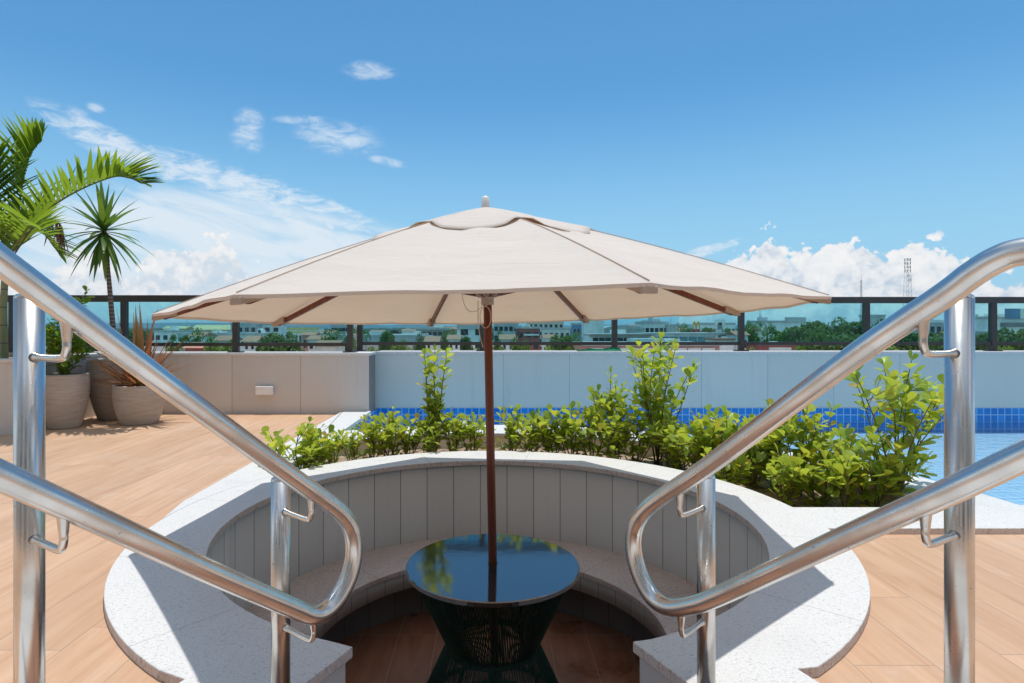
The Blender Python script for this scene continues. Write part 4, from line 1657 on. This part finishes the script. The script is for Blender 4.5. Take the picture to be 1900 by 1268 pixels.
# withered frond
r_, l_ = MB(), MB()
pts = [W3(28, 470, PY), W3(60, 425, PY), W3(92, 408, PY), W3(112, 418, PY), W3(118, 440, PY)]
path = smooth_path(pts, 8)
r_.tube(path, .008, 6)
for i in range(30):
    p = path[int((.45 + .55 * random.random()) * (len(path) - 1))]
    blade(l_, p, Vector((random.uniform(-.25, .35), random.uniform(-.3, .3), -1)), random.uniform(.16, .30), .022, droop=.1, roll=random.uniform(0, 3))
fr = tag(r_.build('frond', 'leaf_dead', palm), 'withered brown frond hanging down')
l_.build('leaflets', 'leaf_dead', fr)

# ------------------------------------------------------------------ crumpled green cloth on the parapet
mb = MB()
c0 = W3(1112, 650, 7.42)
vs, fs = [], []
NXc, NYc = 44, 16
for i in range(NXc + 1):
    for j in range(NYc + 1):
        u, v = i / NXc, j / NYc
        x = c0.x - .27 + .54 * u
        y = 7.34 + .16 * v
        env = math.sin(PI * v) ** .7 * math.sin(PI * min(1, max(0, u))) ** .4
        hgt = (.022 + .055 * max(0, (u - .62)) / .38 * (1 if u < .93 else .6))
        z = ZT + .003 + env * hgt * (1 + .9 * mnoise.noise(Vector((x * 18, y * 22, 3)))) + env * .010 * abs(mnoise.noise(Vector((x * 40, y * 40, 1))))
        vs.append((x, y + .02 * mnoise.noise(Vector((x * 12, 0, 5))), z))
for i in range(NXc):
    for j in range(NYc):
        a = i * (NYc + 1) + j
        fs.append((a, a + NYc + 1, a + NYc + 2, a + 1))
mb.add(vs, fs, 0, True)
cl = tag(mb.build('crumpled_cloth', 'green_cloth'), 'crumpled green cloth lying on the wall behind the pool', 'cloth')

# ------------------------------------------------------------------ the town
ZG = -13.0
winmesh = {}


def win_obj(w, h, parent, x, y, z, m='window_dark'):
    key = (round(w, 1), round(h, 1), m)
    if key not in winmesh:
        b = MB(); b.box(-w / 2, w / 2, -.08, 0, -h / 2, h / 2)
        o = b.build('window', m, None)
        winmesh[key] = o.data
        bpy.data.objects.remove(o)
    o = bpy.data.objects.new('window', winmesh[key])
    COL.objects.link(o)
    o.parent = parent
    o.location = Vector((x, y, z)) - parent.location
    return o


def building(label, px0, px1, ytop, Y, m, rows=0, cols=0, wf=.55, roof=None, depth=None, strip=None, roof_m='b_roof', ybot=None, extra=None, cat='building', group=None):
    x0, x1 = (px0 - 912) / 1116 * Y, (px1 - 912) / 1116 * Y
    z1 = 1 - (ytop - 607) / 1116 * Y
    dp = depth or max(6, min(16, (x1 - x0) * .7))
    t = thing('building', label, cat, ((x0 + x1) / 2, Y, ZG), group)
    b = MB(); b.box(x0, x1, Y, Y + dp, ZG, z1)
    b.build('wall', m, t)
    if roof == 'gable':
        b = MB()
        h = max(.8, dp * .16)
        vs = [(x0 - .4, Y - .6, z1), (x1 + .4, Y - .6, z1), (x1 + .4, Y + dp + .6, z1), (x0 - .4, Y + dp + .6, z1), (x0 - .4, Y + dp / 2, z1 + h), (x1 + .4, Y + dp / 2, z1 + h)]
        b.add(vs, [(0, 1, 5, 4), (2, 3, 4, 5), (0, 4, 3), (1, 2, 5), (3, 2, 1, 0)])
        b.build('roof', roof_m, t)
    elif roof == 'vault':
        b = MB()
        n = 12; h = max(1.0, (x1 - x0) * .10)
        vs = []
        for i in range(n + 1):
            a = PI * i / n
            for yy in (Y - .3, Y + dp):
                vs.append(((x0 + x1) / 2 - (x1 - x0) / 2 * math.cos(a), yy, z1 + h * math.sin(a)))
        fs = [(2 * i, 2 * i + 2, 2 * i + 3, 2 * i + 1) for i in range(n)] + [tuple(2 * i for i in range(n + 1))[::-1], tuple(2 * i + 1 for i in range(n + 1))]
        b.add(vs, fs)
        b.build('roof', roof_m, t)
    else:
        b = MB(); b.box(x0 - .25, x1 + .25, Y - .25, Y + dp + .25, z1, z1 + max(.25, Y * .0035))
        b.build('roof', roof_m, t)
    rr = random.Random(int(px0 * 31 + px1))
    if roof is None:
        for q in range(rr.choice((0, 1, 1, 2))):
            bw = (x1 - x0) * rr.uniform(.10, .28)
            bx = rr.uniform(x0 + .5, max(x0 + .6, x1 - bw - .5))
            b = MB(); b.box(bx, bx + bw, Y + dp * .3, Y + dp * .6, z1 + .2, z1 + max(.6, Y * .006) * rr.uniform(.8, 1.9))
            b.build('roof_box', rr.choice(('b_white', 'b_grey', 'b_cream', 'b_roof')), t)
        if rr.random() < .5:
            bx = rr.uniform(x0 + .5, x1 - .5)
            b = MB(); b.tube([(bx, Y + dp * .5, z1), (bx, Y + dp * .5, z1 + Y * .022)], Y * .00035, 5)
            b.build('antenna', 'mast_metal', t)
    zlo = 1 - ((ybot or 652) - 607) / 1116 * Y
    zlo = max(zlo, ZG + 1)
    if rows and cols:
        rh = (z1 - zlo) / rows
        cw = (x1 - x0) / cols
        for r in range(rows):
            for c in range(cols):
                win_obj(cw * wf, rh * .48, t, x0 + cw * (c + .5), Y - .0, z1 - rh * (r + .55))
    if strip:
        for (ya, yb, sm, n) in strip:
            za, zb = 1 - (ya - 607) / 1116 * Y, 1 - (yb - 607) / 1116 * Y
            w = (x1 - x0) * .94 / n
            for k in range(n):
                win_obj(w * .9, za - zb, t, x0 + (x1 - x0) * .03 + w * (k + .5), Y - .02, (za + zb) / 2, sm)
    if extra:
        for (a, c, ya, yb, em) in extra:
            b = MB()
            b.box((a - 912) / 1116 * Y, (c - 912) / 1116 * Y, Y - .5, Y - .01, 1 - (yb - 607) / 1116 * Y, 1 - (ya - 607) / 1116 * Y)
            b.build('facade_panel', em, t)
    return t


B = building
B('far pale house with a tan roof beside the bronze-leaved plant', 286, 342, 617, 230, 'b_white', 2, 4)
B('small yellow-fronted building seen above the pale house', 303, 345, 610, 300, 'b_tan', 1, 3, roof='gable', roof_m='b_tan')
B('pair of low tan warehouse sheds left of the parasol edge', 352, 432, 612, 320, 'b_beige', 1, 6, roof='gable', roof_m='b_tan')
B('long pale low roof under the tan sheds', 372, 436, 623, 240, 'b_white', 1, 6)
B('grey wall of a long low block below the parasol tip', 330, 400, 622, 190, 'b_grey', 2, 5)
B('greyish apartment block with balconies under the parasol edge', 428, 476, 603, 210, 'b_grey', 3, 4)
B('white apartment block with stepped balconies under the parasol edge', 472, 520, 603, 215, 'b_white', 3, 3, extra=[(470, 522, 616, 617.5, 'b_white')])
B('low white annex before the apartment blocks', 440, 488, 622, 170, 'b_cream', 1, 3)
B('hall with two long bright yellow roof bands', 532, 590, 610, 330, 'b_white', 1, 8, extra=[(530, 592, 609, 612, 'b_yellow'), (536, 592, 615, 618, 'b_yellow')])
B('house with pale orange tiled roof right of the large round tree', 572, 606, 630, 150, 'b_cream', 1, 3, roof='gable', roof_m='roof_tile')
B('low house with orange tiles just above the wall by the double post', 586, 625, 642, 110, 'b_cream', 0, 0, roof='gable', roof_m='roof_tile')
B('flat-roofed block with dark window band left of the double post', 614, 648, 607, 260, 'b_grey', strip=[(609, 615, 'window_dark', 5)])
B('long grey windowless shed behind the double post', 618, 770, 625, 180, 'b_grey', 0, 0, roof_m='b_grey')
B('red-roofed low hut at the left below the railing bar', 344, 376, 646, 105, 'b_red', 0, 0, roof='gable', roof_m='roof_tile')
B('white flat roof below the railing bar by the bronze-leaved plant', 284, 420, 643, 120, 'b_white', 0, 0)
B('unfinished brown block with open floors left of the pole', 772, 832, 612, 230, 'b_brown', 3, 6, .7)
B('low block with orange tiled roof behind the brown unfinished one', 812, 850, 611, 290, 'b_pink', 1, 4, roof='gable', roof_m='roof_tile')
B('long reddish brick building with small windows left of the pole', 757, 800, 627, 190, 'b_pink', 1, 6)
B('white house with large dark windows just left of the pole', 848, 902, 603, 165, 'b_white', 2, 2, .5, extra=[(848, 902, 603, 611, 'b_grey')])
B('grey office block with rows of windows just right of the pole', 916, 962, 601, 190, 'b_grey', 3, 5, .7)
B('dark red building with a slanted beam right of the pole', 958, 1002, 610, 165, 'b_red', 2, 3, .6, extra=[(972, 1000, 620, 623, 'b_white')])
B('beige apartment block with many small windows under the parasol', 980, 1046, 598, 260, 'b_beige', 4, 7)
B('pale block stepped in front of the beige apartments', 1008, 1058, 612, 210, 'b_cream', 2, 5)
B('small dark blue building with glass front under the parasol', 1063, 1084, 603, 280, 'b_blue', 2, 3)
B('tall plain white tower block under the parasol corner', 1084, 1121, 592, 200, 'b_white', 0, 0)
B('long hall with a grey vaulted roof behind the window strip building', 1118, 1196, 612, 210, 'b_grey', 0, 0, roof='vault')
B('long low building with a brown fascia and a strip of windows', 1096, 1206, 624, 130, 'b_white', strip=[(627, 634, 'window_dark', 9)], extra=[(1094, 1208, 620, 625, 'b_brown')])
B('white multi-storey building with dark glass floors', 1188, 1240, 601, 230, 'b_white', 2, 6, .75, extra=[(1190, 1212, 595, 601, 'b_grey')])
B('grey side wing right of the white multi-storey building', 1238, 1254, 606, 228, 'b_grey', 1, 1)
B('teal glass-fronted hall under the yellow sign', 1204, 1332, 622, 140, 'b_white', strip=[(625, 635, 'glass_facade', 7)])
B('dark low pavilion with a red gable right of the teal hall', 1310, 1352, 621, 150, 'b_dark', 0, 0, extra=[(1312, 1319, 615, 622, 'b_red')])
B('wide pale institution with a short central tower', 1302, 1364, 603, 330, 'b_white', 2, 9, extra=[(1325, 1344, 594, 603, 'b_white'), (1332, 1339, 599, 612, 'b_dark')])
B('pink low building with white windows directly above the wall', 1086, 1335, 642, 95, 'b_pink', strip=[(646, 651, 'b_white', 9)])
B('small hut with salmon roof right of the teal hall', 1328, 1362, 632, 120, 'b_white', 0, 0, roof_m='roof_tile')
B('white rear block with a flat stepped roof left of the woodland', 1411, 1492, 599, 210, 'b_white', 2, 2, .25, extra=[(1456, 1494, 589, 599, 'b_grey')])
B('low red building at the foot of the white stepped block', 1408, 1476, 641, 120, 'b_red', 0, 0, extra=[(1426, 1466, 645, 650, 'b_white')])
B('dark grey flat block behind the right woodland', 1612, 1642, 588, 240, 'b_grey', 0, 0)
B('grey villa with white rooftop units behind the right handrail', 1700, 1760, 598, 170, 'b_grey', 2, 5, .6, extra=[(1722, 1758, 595, 599, 'b_white')])
B('pale modern block with a blue glass upper storey at far right', 1845, 1990, 592, 150, 'b_white', 1, 4, .4, extra=[(1864, 1890, 573, 592, 'b_blue'), (1890, 1992, 573, 592, 'b_cream'), (1856, 1990, 599, 607, 'b_dark')])
B('low white house below the far right block', 1840, 1872, 619, 120, 'b_cream', 1, 2)


HOUSES = [
    (352, 374, 625, 130, 'b_white', 'small white house with an orange roof behind the bronze-leaved plant'),
    (398, 424, 632, 118, 'b_cream', 'low cream house below the tan sheds, left of the medium round tree'),
    (452, 474, 634, 104, 'b_white', 'white cottage with a tiled roof just left of the large round tree'),
    (560, 584, 622, 190, 'b_pink', 'pink house with a tiled roof behind the large round tree'),
    (596, 620, 618, 240, 'b_white', 'tiny white house with a tiled roof left of the palm by the double post'),
    (688, 712, 616, 300, 'b_cream', 'tiny cream house with a tiled roof right of the palm at the double post'),
    (746, 770, 614, 320, 'b_white', 'far white house with a tiled roof over the long grey shed'),
    (790, 812, 634, 112, 'b_cream', 'cream house with a tiled roof below the brown unfinished block'),
    (832, 852, 630, 130, 'b_white', 'white house with a tiled roof at the foot of the big-windowed white house'),
    (930, 954, 630, 120, 'b_white', 'white house with a tiled roof below the grey office block'),
    (1010, 1034, 628, 150, 'b_cream', 'cream house with a tiled roof below the beige apartment block'),
    (1168, 1192, 606, 330, 'b_white', 'far white house with a tiled roof over the grey vaulted hall'),
    (1254, 1276, 612, 270, 'b_cream', 'far cream house with a tiled roof left of the yellow sign'),
    (1366, 1388, 622, 140, 'b_white', 'white house with a tiled roof just left of the railing post by the woodland'),
    (1392, 1412, 614, 190, 'b_cream', 'cream house with a tiled roof just right of the railing post by the woodland'),
    (1768, 1800, 625, 120, 'b_white', 'white house with a tiled roof behind the near right post'),
]
for hx0, hx1, hy, hY, hm, hl in HOUSES:
    B(hl, hx0, hx1, hy, hY, hm, 1, 2, .4, roof='gable', roof_m='roof_tile')


# trees
def crown_mesh(rx, rz, lobes, n, leafsz, seed):
    random.seed(seed)
    b = MB()
    L = []
    for i in range(lobes):
        a = random.uniform(0, 6.28)
        rr = rx * .62 * math.sqrt(random.random())
        L.append((Vector((rr * math.cos(a), rr * math.sin(a), random.uniform(-.35, .55) * rz)), random.uniform(.30, .52)))
    for i in range(n):
        c, s = random.choice(L)
        dv = rdir(-60, 90)
        p = c + Vector((dv.x * rx * s, dv.y * rx * s, dv.z * rz * s * 1.05)) * random.uniform(.72, 1.08)
        nn = (dv + Vector((random.uniform(-.7, .7), random.uniform(-.7, .7), random.uniform(-.3, .8)))).normalized()
        t1 = nn.orthogonal().normalized()
        t2 = nn.cross(t1)
        a = random.uniform(0, 6.28)
        u, v = t1 * math.cos(a) + t2 * math.sin(a), t2 * math.cos(a) - t1 * math.sin(a)
        z = leafsz * random.uniform(.6, 1.3)
        b.add([p - u * z, p + v * z * .6, p + u * z, p - v * z * .6], [(0, 1, 2, 3)])
    return b


def trunk_mesh(h, r):
    b = MB()
    b.tube([(0, 0, 0), (.1, 0, h * .5), (0, .1, h)], [r, r * .8, r * .6], 8)
    for k in range(4):
        a = k * 1.57 + .4
        b.tube([(0, .05, h * .8), (math.cos(a) * h * .3, math.sin(a) * h * .3, h * 1.25)], [r * .45, r * .2], 6)
    return b


tree_protos = []
for i in range(3):
    t = thing('broadleaf_tree', 'tmp', 'tree', (0, 0, 0), 'broadleaf trees in the town')
    trunk_mesh(4.6, .32).build('trunk', 'bark_grey', t, world=False)
    cm = crown_mesh(4.6, 3.6, 13 + i * 2, 3000, .36, 100 + i).build('crown', 'leaf_tree' if i < 2 else 'leaf_tree_light', t, world=False)
    cm.location = (0, 0, 7.2)
    tree_protos.append(t)


def palm_tree():
    t = thing('palm_tree', 'tmp', 'tree', (0, 0, 0), 'palms in the town')
    b = MB(); b.tube([(0, 0, 0), (.25, 0, 4), (.1, 0, 9)], [.22, .17, .13], 8)
    b.build('trunk', 'bark_grey', t, world=False)
    l, r = MB(), MB()
    for k in range(15):
        a = k * 2.4
        e = rad(random.uniform(-5, 60))
        dv = Vector((math.cos(a) * math.cos(e), math.sin(a) * math.cos(e), math.sin(e)))
        p0 = Vector((.1, 0, 9))
        pts = [p0, p0 + dv * 1.3, p0 + dv * 2.3 + Vector((0, 0, -.5)), p0 + dv * 2.9 + Vector((0, 0, -1.4))]
        frond(r, l, pts, 12, .85, .14, (0, 0, 1), droop=.9, r0=.05, rise=.1)
    r.build('frond_ribs', 'stem_green', t, world=False)
    l.build('crown', 'leaf_tree', t, world=False)
    return t


palm_proto = palm_tree()
used = set()


def tree(px, ytop, Y, wpx, lab, kind=0):
    proto = palm_proto if kind == 3 else tree_protos[kind]
    if proto.name not in used:
        used.add(proto.name); t = proto
    else:
        t = copy_tree(proto)
    x = (px - 912) / 1116 * Y
    H = (1 - (ytop - 607) / 1116 * Y) - ZG
    t.location = (x, Y, ZG)
    H0 = 10.6 if kind != 3 else 10.2
    sx = wpx / 1116 * Y / (9.0 if kind != 3 else 5.4)
    t.scale = (sx, sx, H / H0)
    t.rotation_euler = (0, 0, (px * 7.3) % 6.28)
    t['label'] = lab


random.seed(21)
TREES = [
    (412, 622, 95, 62, 'medium round tree below the parasol rim, left of the large round tree', 2),
    (522, 611, 88, 96, 'large round dark tree under the left part of the parasol', 0),
    (360, 614, 120, 46, 'shadowy grey-green tree in front of the long low block at left', 1),
    (250, 610, 160, 60, 'dark tree behind the sword-leaved plant pots', 0),
    (165, 612, 150, 70, 'dark tree glimpsed behind the potted bush', 1),
    (610, 618, 140, 44, 'feathery tree left of the double railing post', 1),
    (718, 612, 170, 40, 'small round tree right of the double railing post', 0),
    (740, 628, 120, 46, 'low tree in front of the grey shed', 2),
    (700, 640, 75, 60, 'light green treetop below the railing bar, right of the double post', 2),
    (752, 641, 72, 66, 'light green treetop below the railing bar, under the brown unfinished block', 2),
    (815, 641, 74, 62, 'light green treetop below the railing bar, left of the pole', 2),
    (882, 638, 78, 34, 'small treetop just left of the pole at the wall', 0),
    (822, 618, 150, 38, 'palm-like dark tree beside the unfinished block', 1),
    (858, 620, 135, 36, 'dark tree before the white house by the pole', 0),
    (928, 618, 130, 34, 'dark tree just right of the pole', 1),
    (966, 624, 110, 40, 'bright round tree in front of the dark red building', 2),
    (1000, 640, 72, 74, 'light green treetop below the bar, right of the pole', 2),
    (940, 640, 76, 52, 'light green treetop beside the pole below the bar', 2),
    (1042, 617, 115, 62, 'large dark tree left of the white tower block', 0),
    (1072, 622, 110, 52, 'dark tree touching the white tower block', 1),
    (1060, 640, 80, 60, 'low dark tree above the green cloth', 0),
    (1275, 606, 240, 40, 'dark tree left of the yellow sign', 1),
    (1312, 606, 245, 44, 'dark tree right of the yellow sign', 0),
    (1362, 608, 160, 48, 'tall dark tree left of the railing post by the pale institution', 0),
    (1392, 604, 150, 44, 'dark tree behind the railing post at right', 1),
    (1240, 640, 85, 44, 'light treetop behind the tallest shrub', 2),
    (1388, 642, 80, 46, 'light treetop below the bar by the red building', 2),
    (1448, 606, 160, 40, 'wispy pale tree before the white stepped block', 2),
    (1478, 602, 130, 70, 'left end tree of the woodland at right', 0),
    (1512, 592, 140, 72, 'tallest tree of the woodland, with a peaked crown', 0),
    (1548, 594, 135, 76, 'broad dark tree in the middle of the woodland', 1),
    (1588, 592, 140, 72, 'dark tree of the woodland by the right railing post', 0),
    (1628, 598, 130, 66, 'tree of the woodland just right of the railing post', 1),
    (1662, 606, 120, 60, 'tree of the woodland behind the upper right handrail', 0),
    (1525, 612, 105, 80, 'front tree of the woodland with lighter leaves', 1),
    (1580, 616, 100, 84, 'front tree of the woodland by the railing post', 0),
    (1500, 640, 78, 70, 'light treetop below the bar under the woodland', 2),
    (1560, 641, 76, 72, 'light treetop below the bar right of the first under the woodland', 2),
    (1640, 640, 78, 70, 'light treetop below the bar under the right handrail', 2),
    (1710, 612, 115, 66, 'dark tree behind the bracket of the right handrail', 0),
    (1745, 618, 110, 50, 'dark tree left of the near right post', 1),
    (1822, 614, 115, 62, 'dark tree right of the near right post', 0),
    (1885, 603, 100, 86, 'spreading tree in front of the far right pale block', 0),
    (1830, 641, 78, 60, 'light treetop at the wall right of the near right post', 2),
    (1895, 641, 80, 60, 'light treetop at the wall in the far right corner', 2),
    (668, 608, 110, 40, 'palm directly right of the double railing post', 3),
    (625, 612, 180, 34, 'palm left of the double railing post', 3),
    (1398, 597, 190, 34, 'palm behind the railing post at right', 3),
    (1425, 600, 200, 30, 'palm before the white stepped block', 3),
    (1812, 586, 190, 30, 'tall palm just right of the near right post', 3),
    (1832, 598, 195, 30, 'shorter palm left of the far right railing post', 3),
    (840, 612, 200, 30, 'palm left of the white house by the pole', 3),
    (385, 616, 190, 34, 'palm among the roofs left of the parasol edge', 3),
    (1262, 600, 260, 26, 'palm left of the yellow sign by the white building', 3),
    (322, 626, 115, 40, 'low tree in front of the far pale house at left', 1),
    (492, 628, 100, 36, 'small tree against the white stepped apartment block', 0),
    (648, 622, 150, 34, 'small dark tree between the two close railing posts', 0),
    (782, 622, 165, 30, 'small dark tree in front of the reddish brick building', 1),
    (905, 632, 112, 30, 'small tree half hidden by the parasol pole', 2),
    (1140, 614, 200, 30, 'small tree over the roof of the long window strip building', 1),
    (1218, 614, 215, 28, 'small dark tree at the foot of the white multi-storey building', 0),
    (1345, 612, 230, 34, 'round dark tree before the pale institution', 1),
    (1418, 618, 130, 36, 'dark tree at the left foot of the white stepped block', 1),
    (1765, 606, 180, 36, 'far tree over the grey villa', 0),
]
for tr in TREES:
    tree(*tr)

# yellow double-arch sign
sg = thing('roadside_sign', 'roadside sign of two tall yellow arches on a red board', 'sign', (W3(1291, 607, 200).x, 200, ZG))
sx, sz = W3(1291, 612, 200).x, W3(1291, 612, 200).z
mb = MB()
mb.tube([(sx, 200, ZG), (sx, 200, sz)], .35, 10)
mb.build('sign_pole', 'mast_metal', sg)
mb = MB(); mb.box(sx - 1.25, sx + 1.25, 199.7, 200.3, sz - 1.0, sz + .15)
mb.build('sign_board', 'red_paint', sg)
mb = MB()
for s in (-1, 1):
    pts = []
    for i in range(25):
        u = -1 + 2 * i / 24
        pts.append((sx + s * .62 + u * .62, 199.6, sz + .15 + 2.5 * (1 - abs(u) ** 2.3)))
    mb.tube(pts, .20, 8)
mb.build('arches', 'sign_yellow', sg)

# lattice mast with antennas
def lattice(label, px, ytop, Y, wb, wt, ant):
    x = (px - 912) / 1116 * Y
    zt = 1 - (ytop - 607) / 1116 * Y
    t = thing('lattice_mast', label, 'radio mast', (x, Y, ZG))
    b = MB()
    n = max(8, int((zt - ZG) / 3.2))
    r = .075 if ant else .07
    def w(f): return wb + (wt - wb) * min(1, f * 1.15)
    for i in range(n):
        f0, f1 = i / n, (i + 1) / n
        z0, z1 = ZG + (zt - ZG) * f0, ZG + (zt - ZG) * f1
        c0 = [(x + sx_ * w(f0) / 2, Y + sy_ * w(f0) / 2, z0) for sx_, sy_ in ((-1, -1), (1, -1), (1, 1), (-1, 1))]
        c1 = [(x + sx_ * w(f1) / 2, Y + sy_ * w(f1) / 2, z1) for sx_, sy_ in ((-1, -1), (1, -1), (1, 1), (-1, 1))]
        for k in range(4):
            b.bar(c0[k], c1[k], r * 1.5, r * 1.5)
            b.bar(c0[k], c1[(k + 1) % 4], r * .8, r * .8)
            b.bar(c1[k], c1[(k + 1) % 4], r * .8, r * .8)
    b.build('lattice', 'mast_metal', t)
    if ant:
        for k in range(12):
            a = k * 1.05
            zz = zt - .8 - (k % 4) * 2.6
            p = Vector((x + math.cos(a) * 1.8, Y + math.sin(a) * 1.8, zz))
            b = MB()
            b.box(p.x - .22, p.x + .22, p.y - .15, p.y + .15, zz - .9, zz + .9)
            b.bar((x, Y, zz), p, .12, .12)
            b.build('antenna', 'mast_metal', t)
        for k in range(2):
            b = MB()
            b.tube([(x - .9 + 1.3 * k, Y - 1.6, zt - 12 - 3 * k), (x - .9 + 1.3 * k, Y - 2.2, zt - 12 - 3 * k)], 1.0, 16)
            b.build('dish', 'b_white', t)
    else:
        b = MB(); b.tube([(x, Y, zt), (x, Y, zt + 4)], .08, 6)
        b.build('antenna', 'mast_metal', t)


lattice('tall lattice phone mast with many antennas against the right cloud bank', 1684, 480, 420, 5.4, 2.6, True)
lattice('thin lattice mast left of the tall phone mast', 1598, 520, 420, 1.1, .7, False)
lattice('thin lattice mast above the railing post by the parasol tip', 1411, 585, 420, 1.5, 1.0, False)

# ------------------------------------------------------------------ the air over the town
m_ = bpy.data.materials.new('haze')
m_.use_nodes = True
t_ = NT(m_.node_tree)
vp = t_.n('ShaderNodeVolumePrincipled')
vp.inputs['Color'].default_value = (0.80, 0.90, 1.0, 1)
vp.inputs['Density'].default_value = 0.00012
vp.inputs['Anisotropy'].default_value = 0.2
o_ = t_.n('ShaderNodeOutputMaterial')
t_.nt.links.new(vp.outputs[0], o_.inputs['Volume'])
MATS['haze'] = m_
mb = MB()
mb.box(-9300, 9300, -3300, 9300, -14, 62)
tag(mb.build('haze', 'haze'), 'thin bluish haze over the town', kind='stuff')
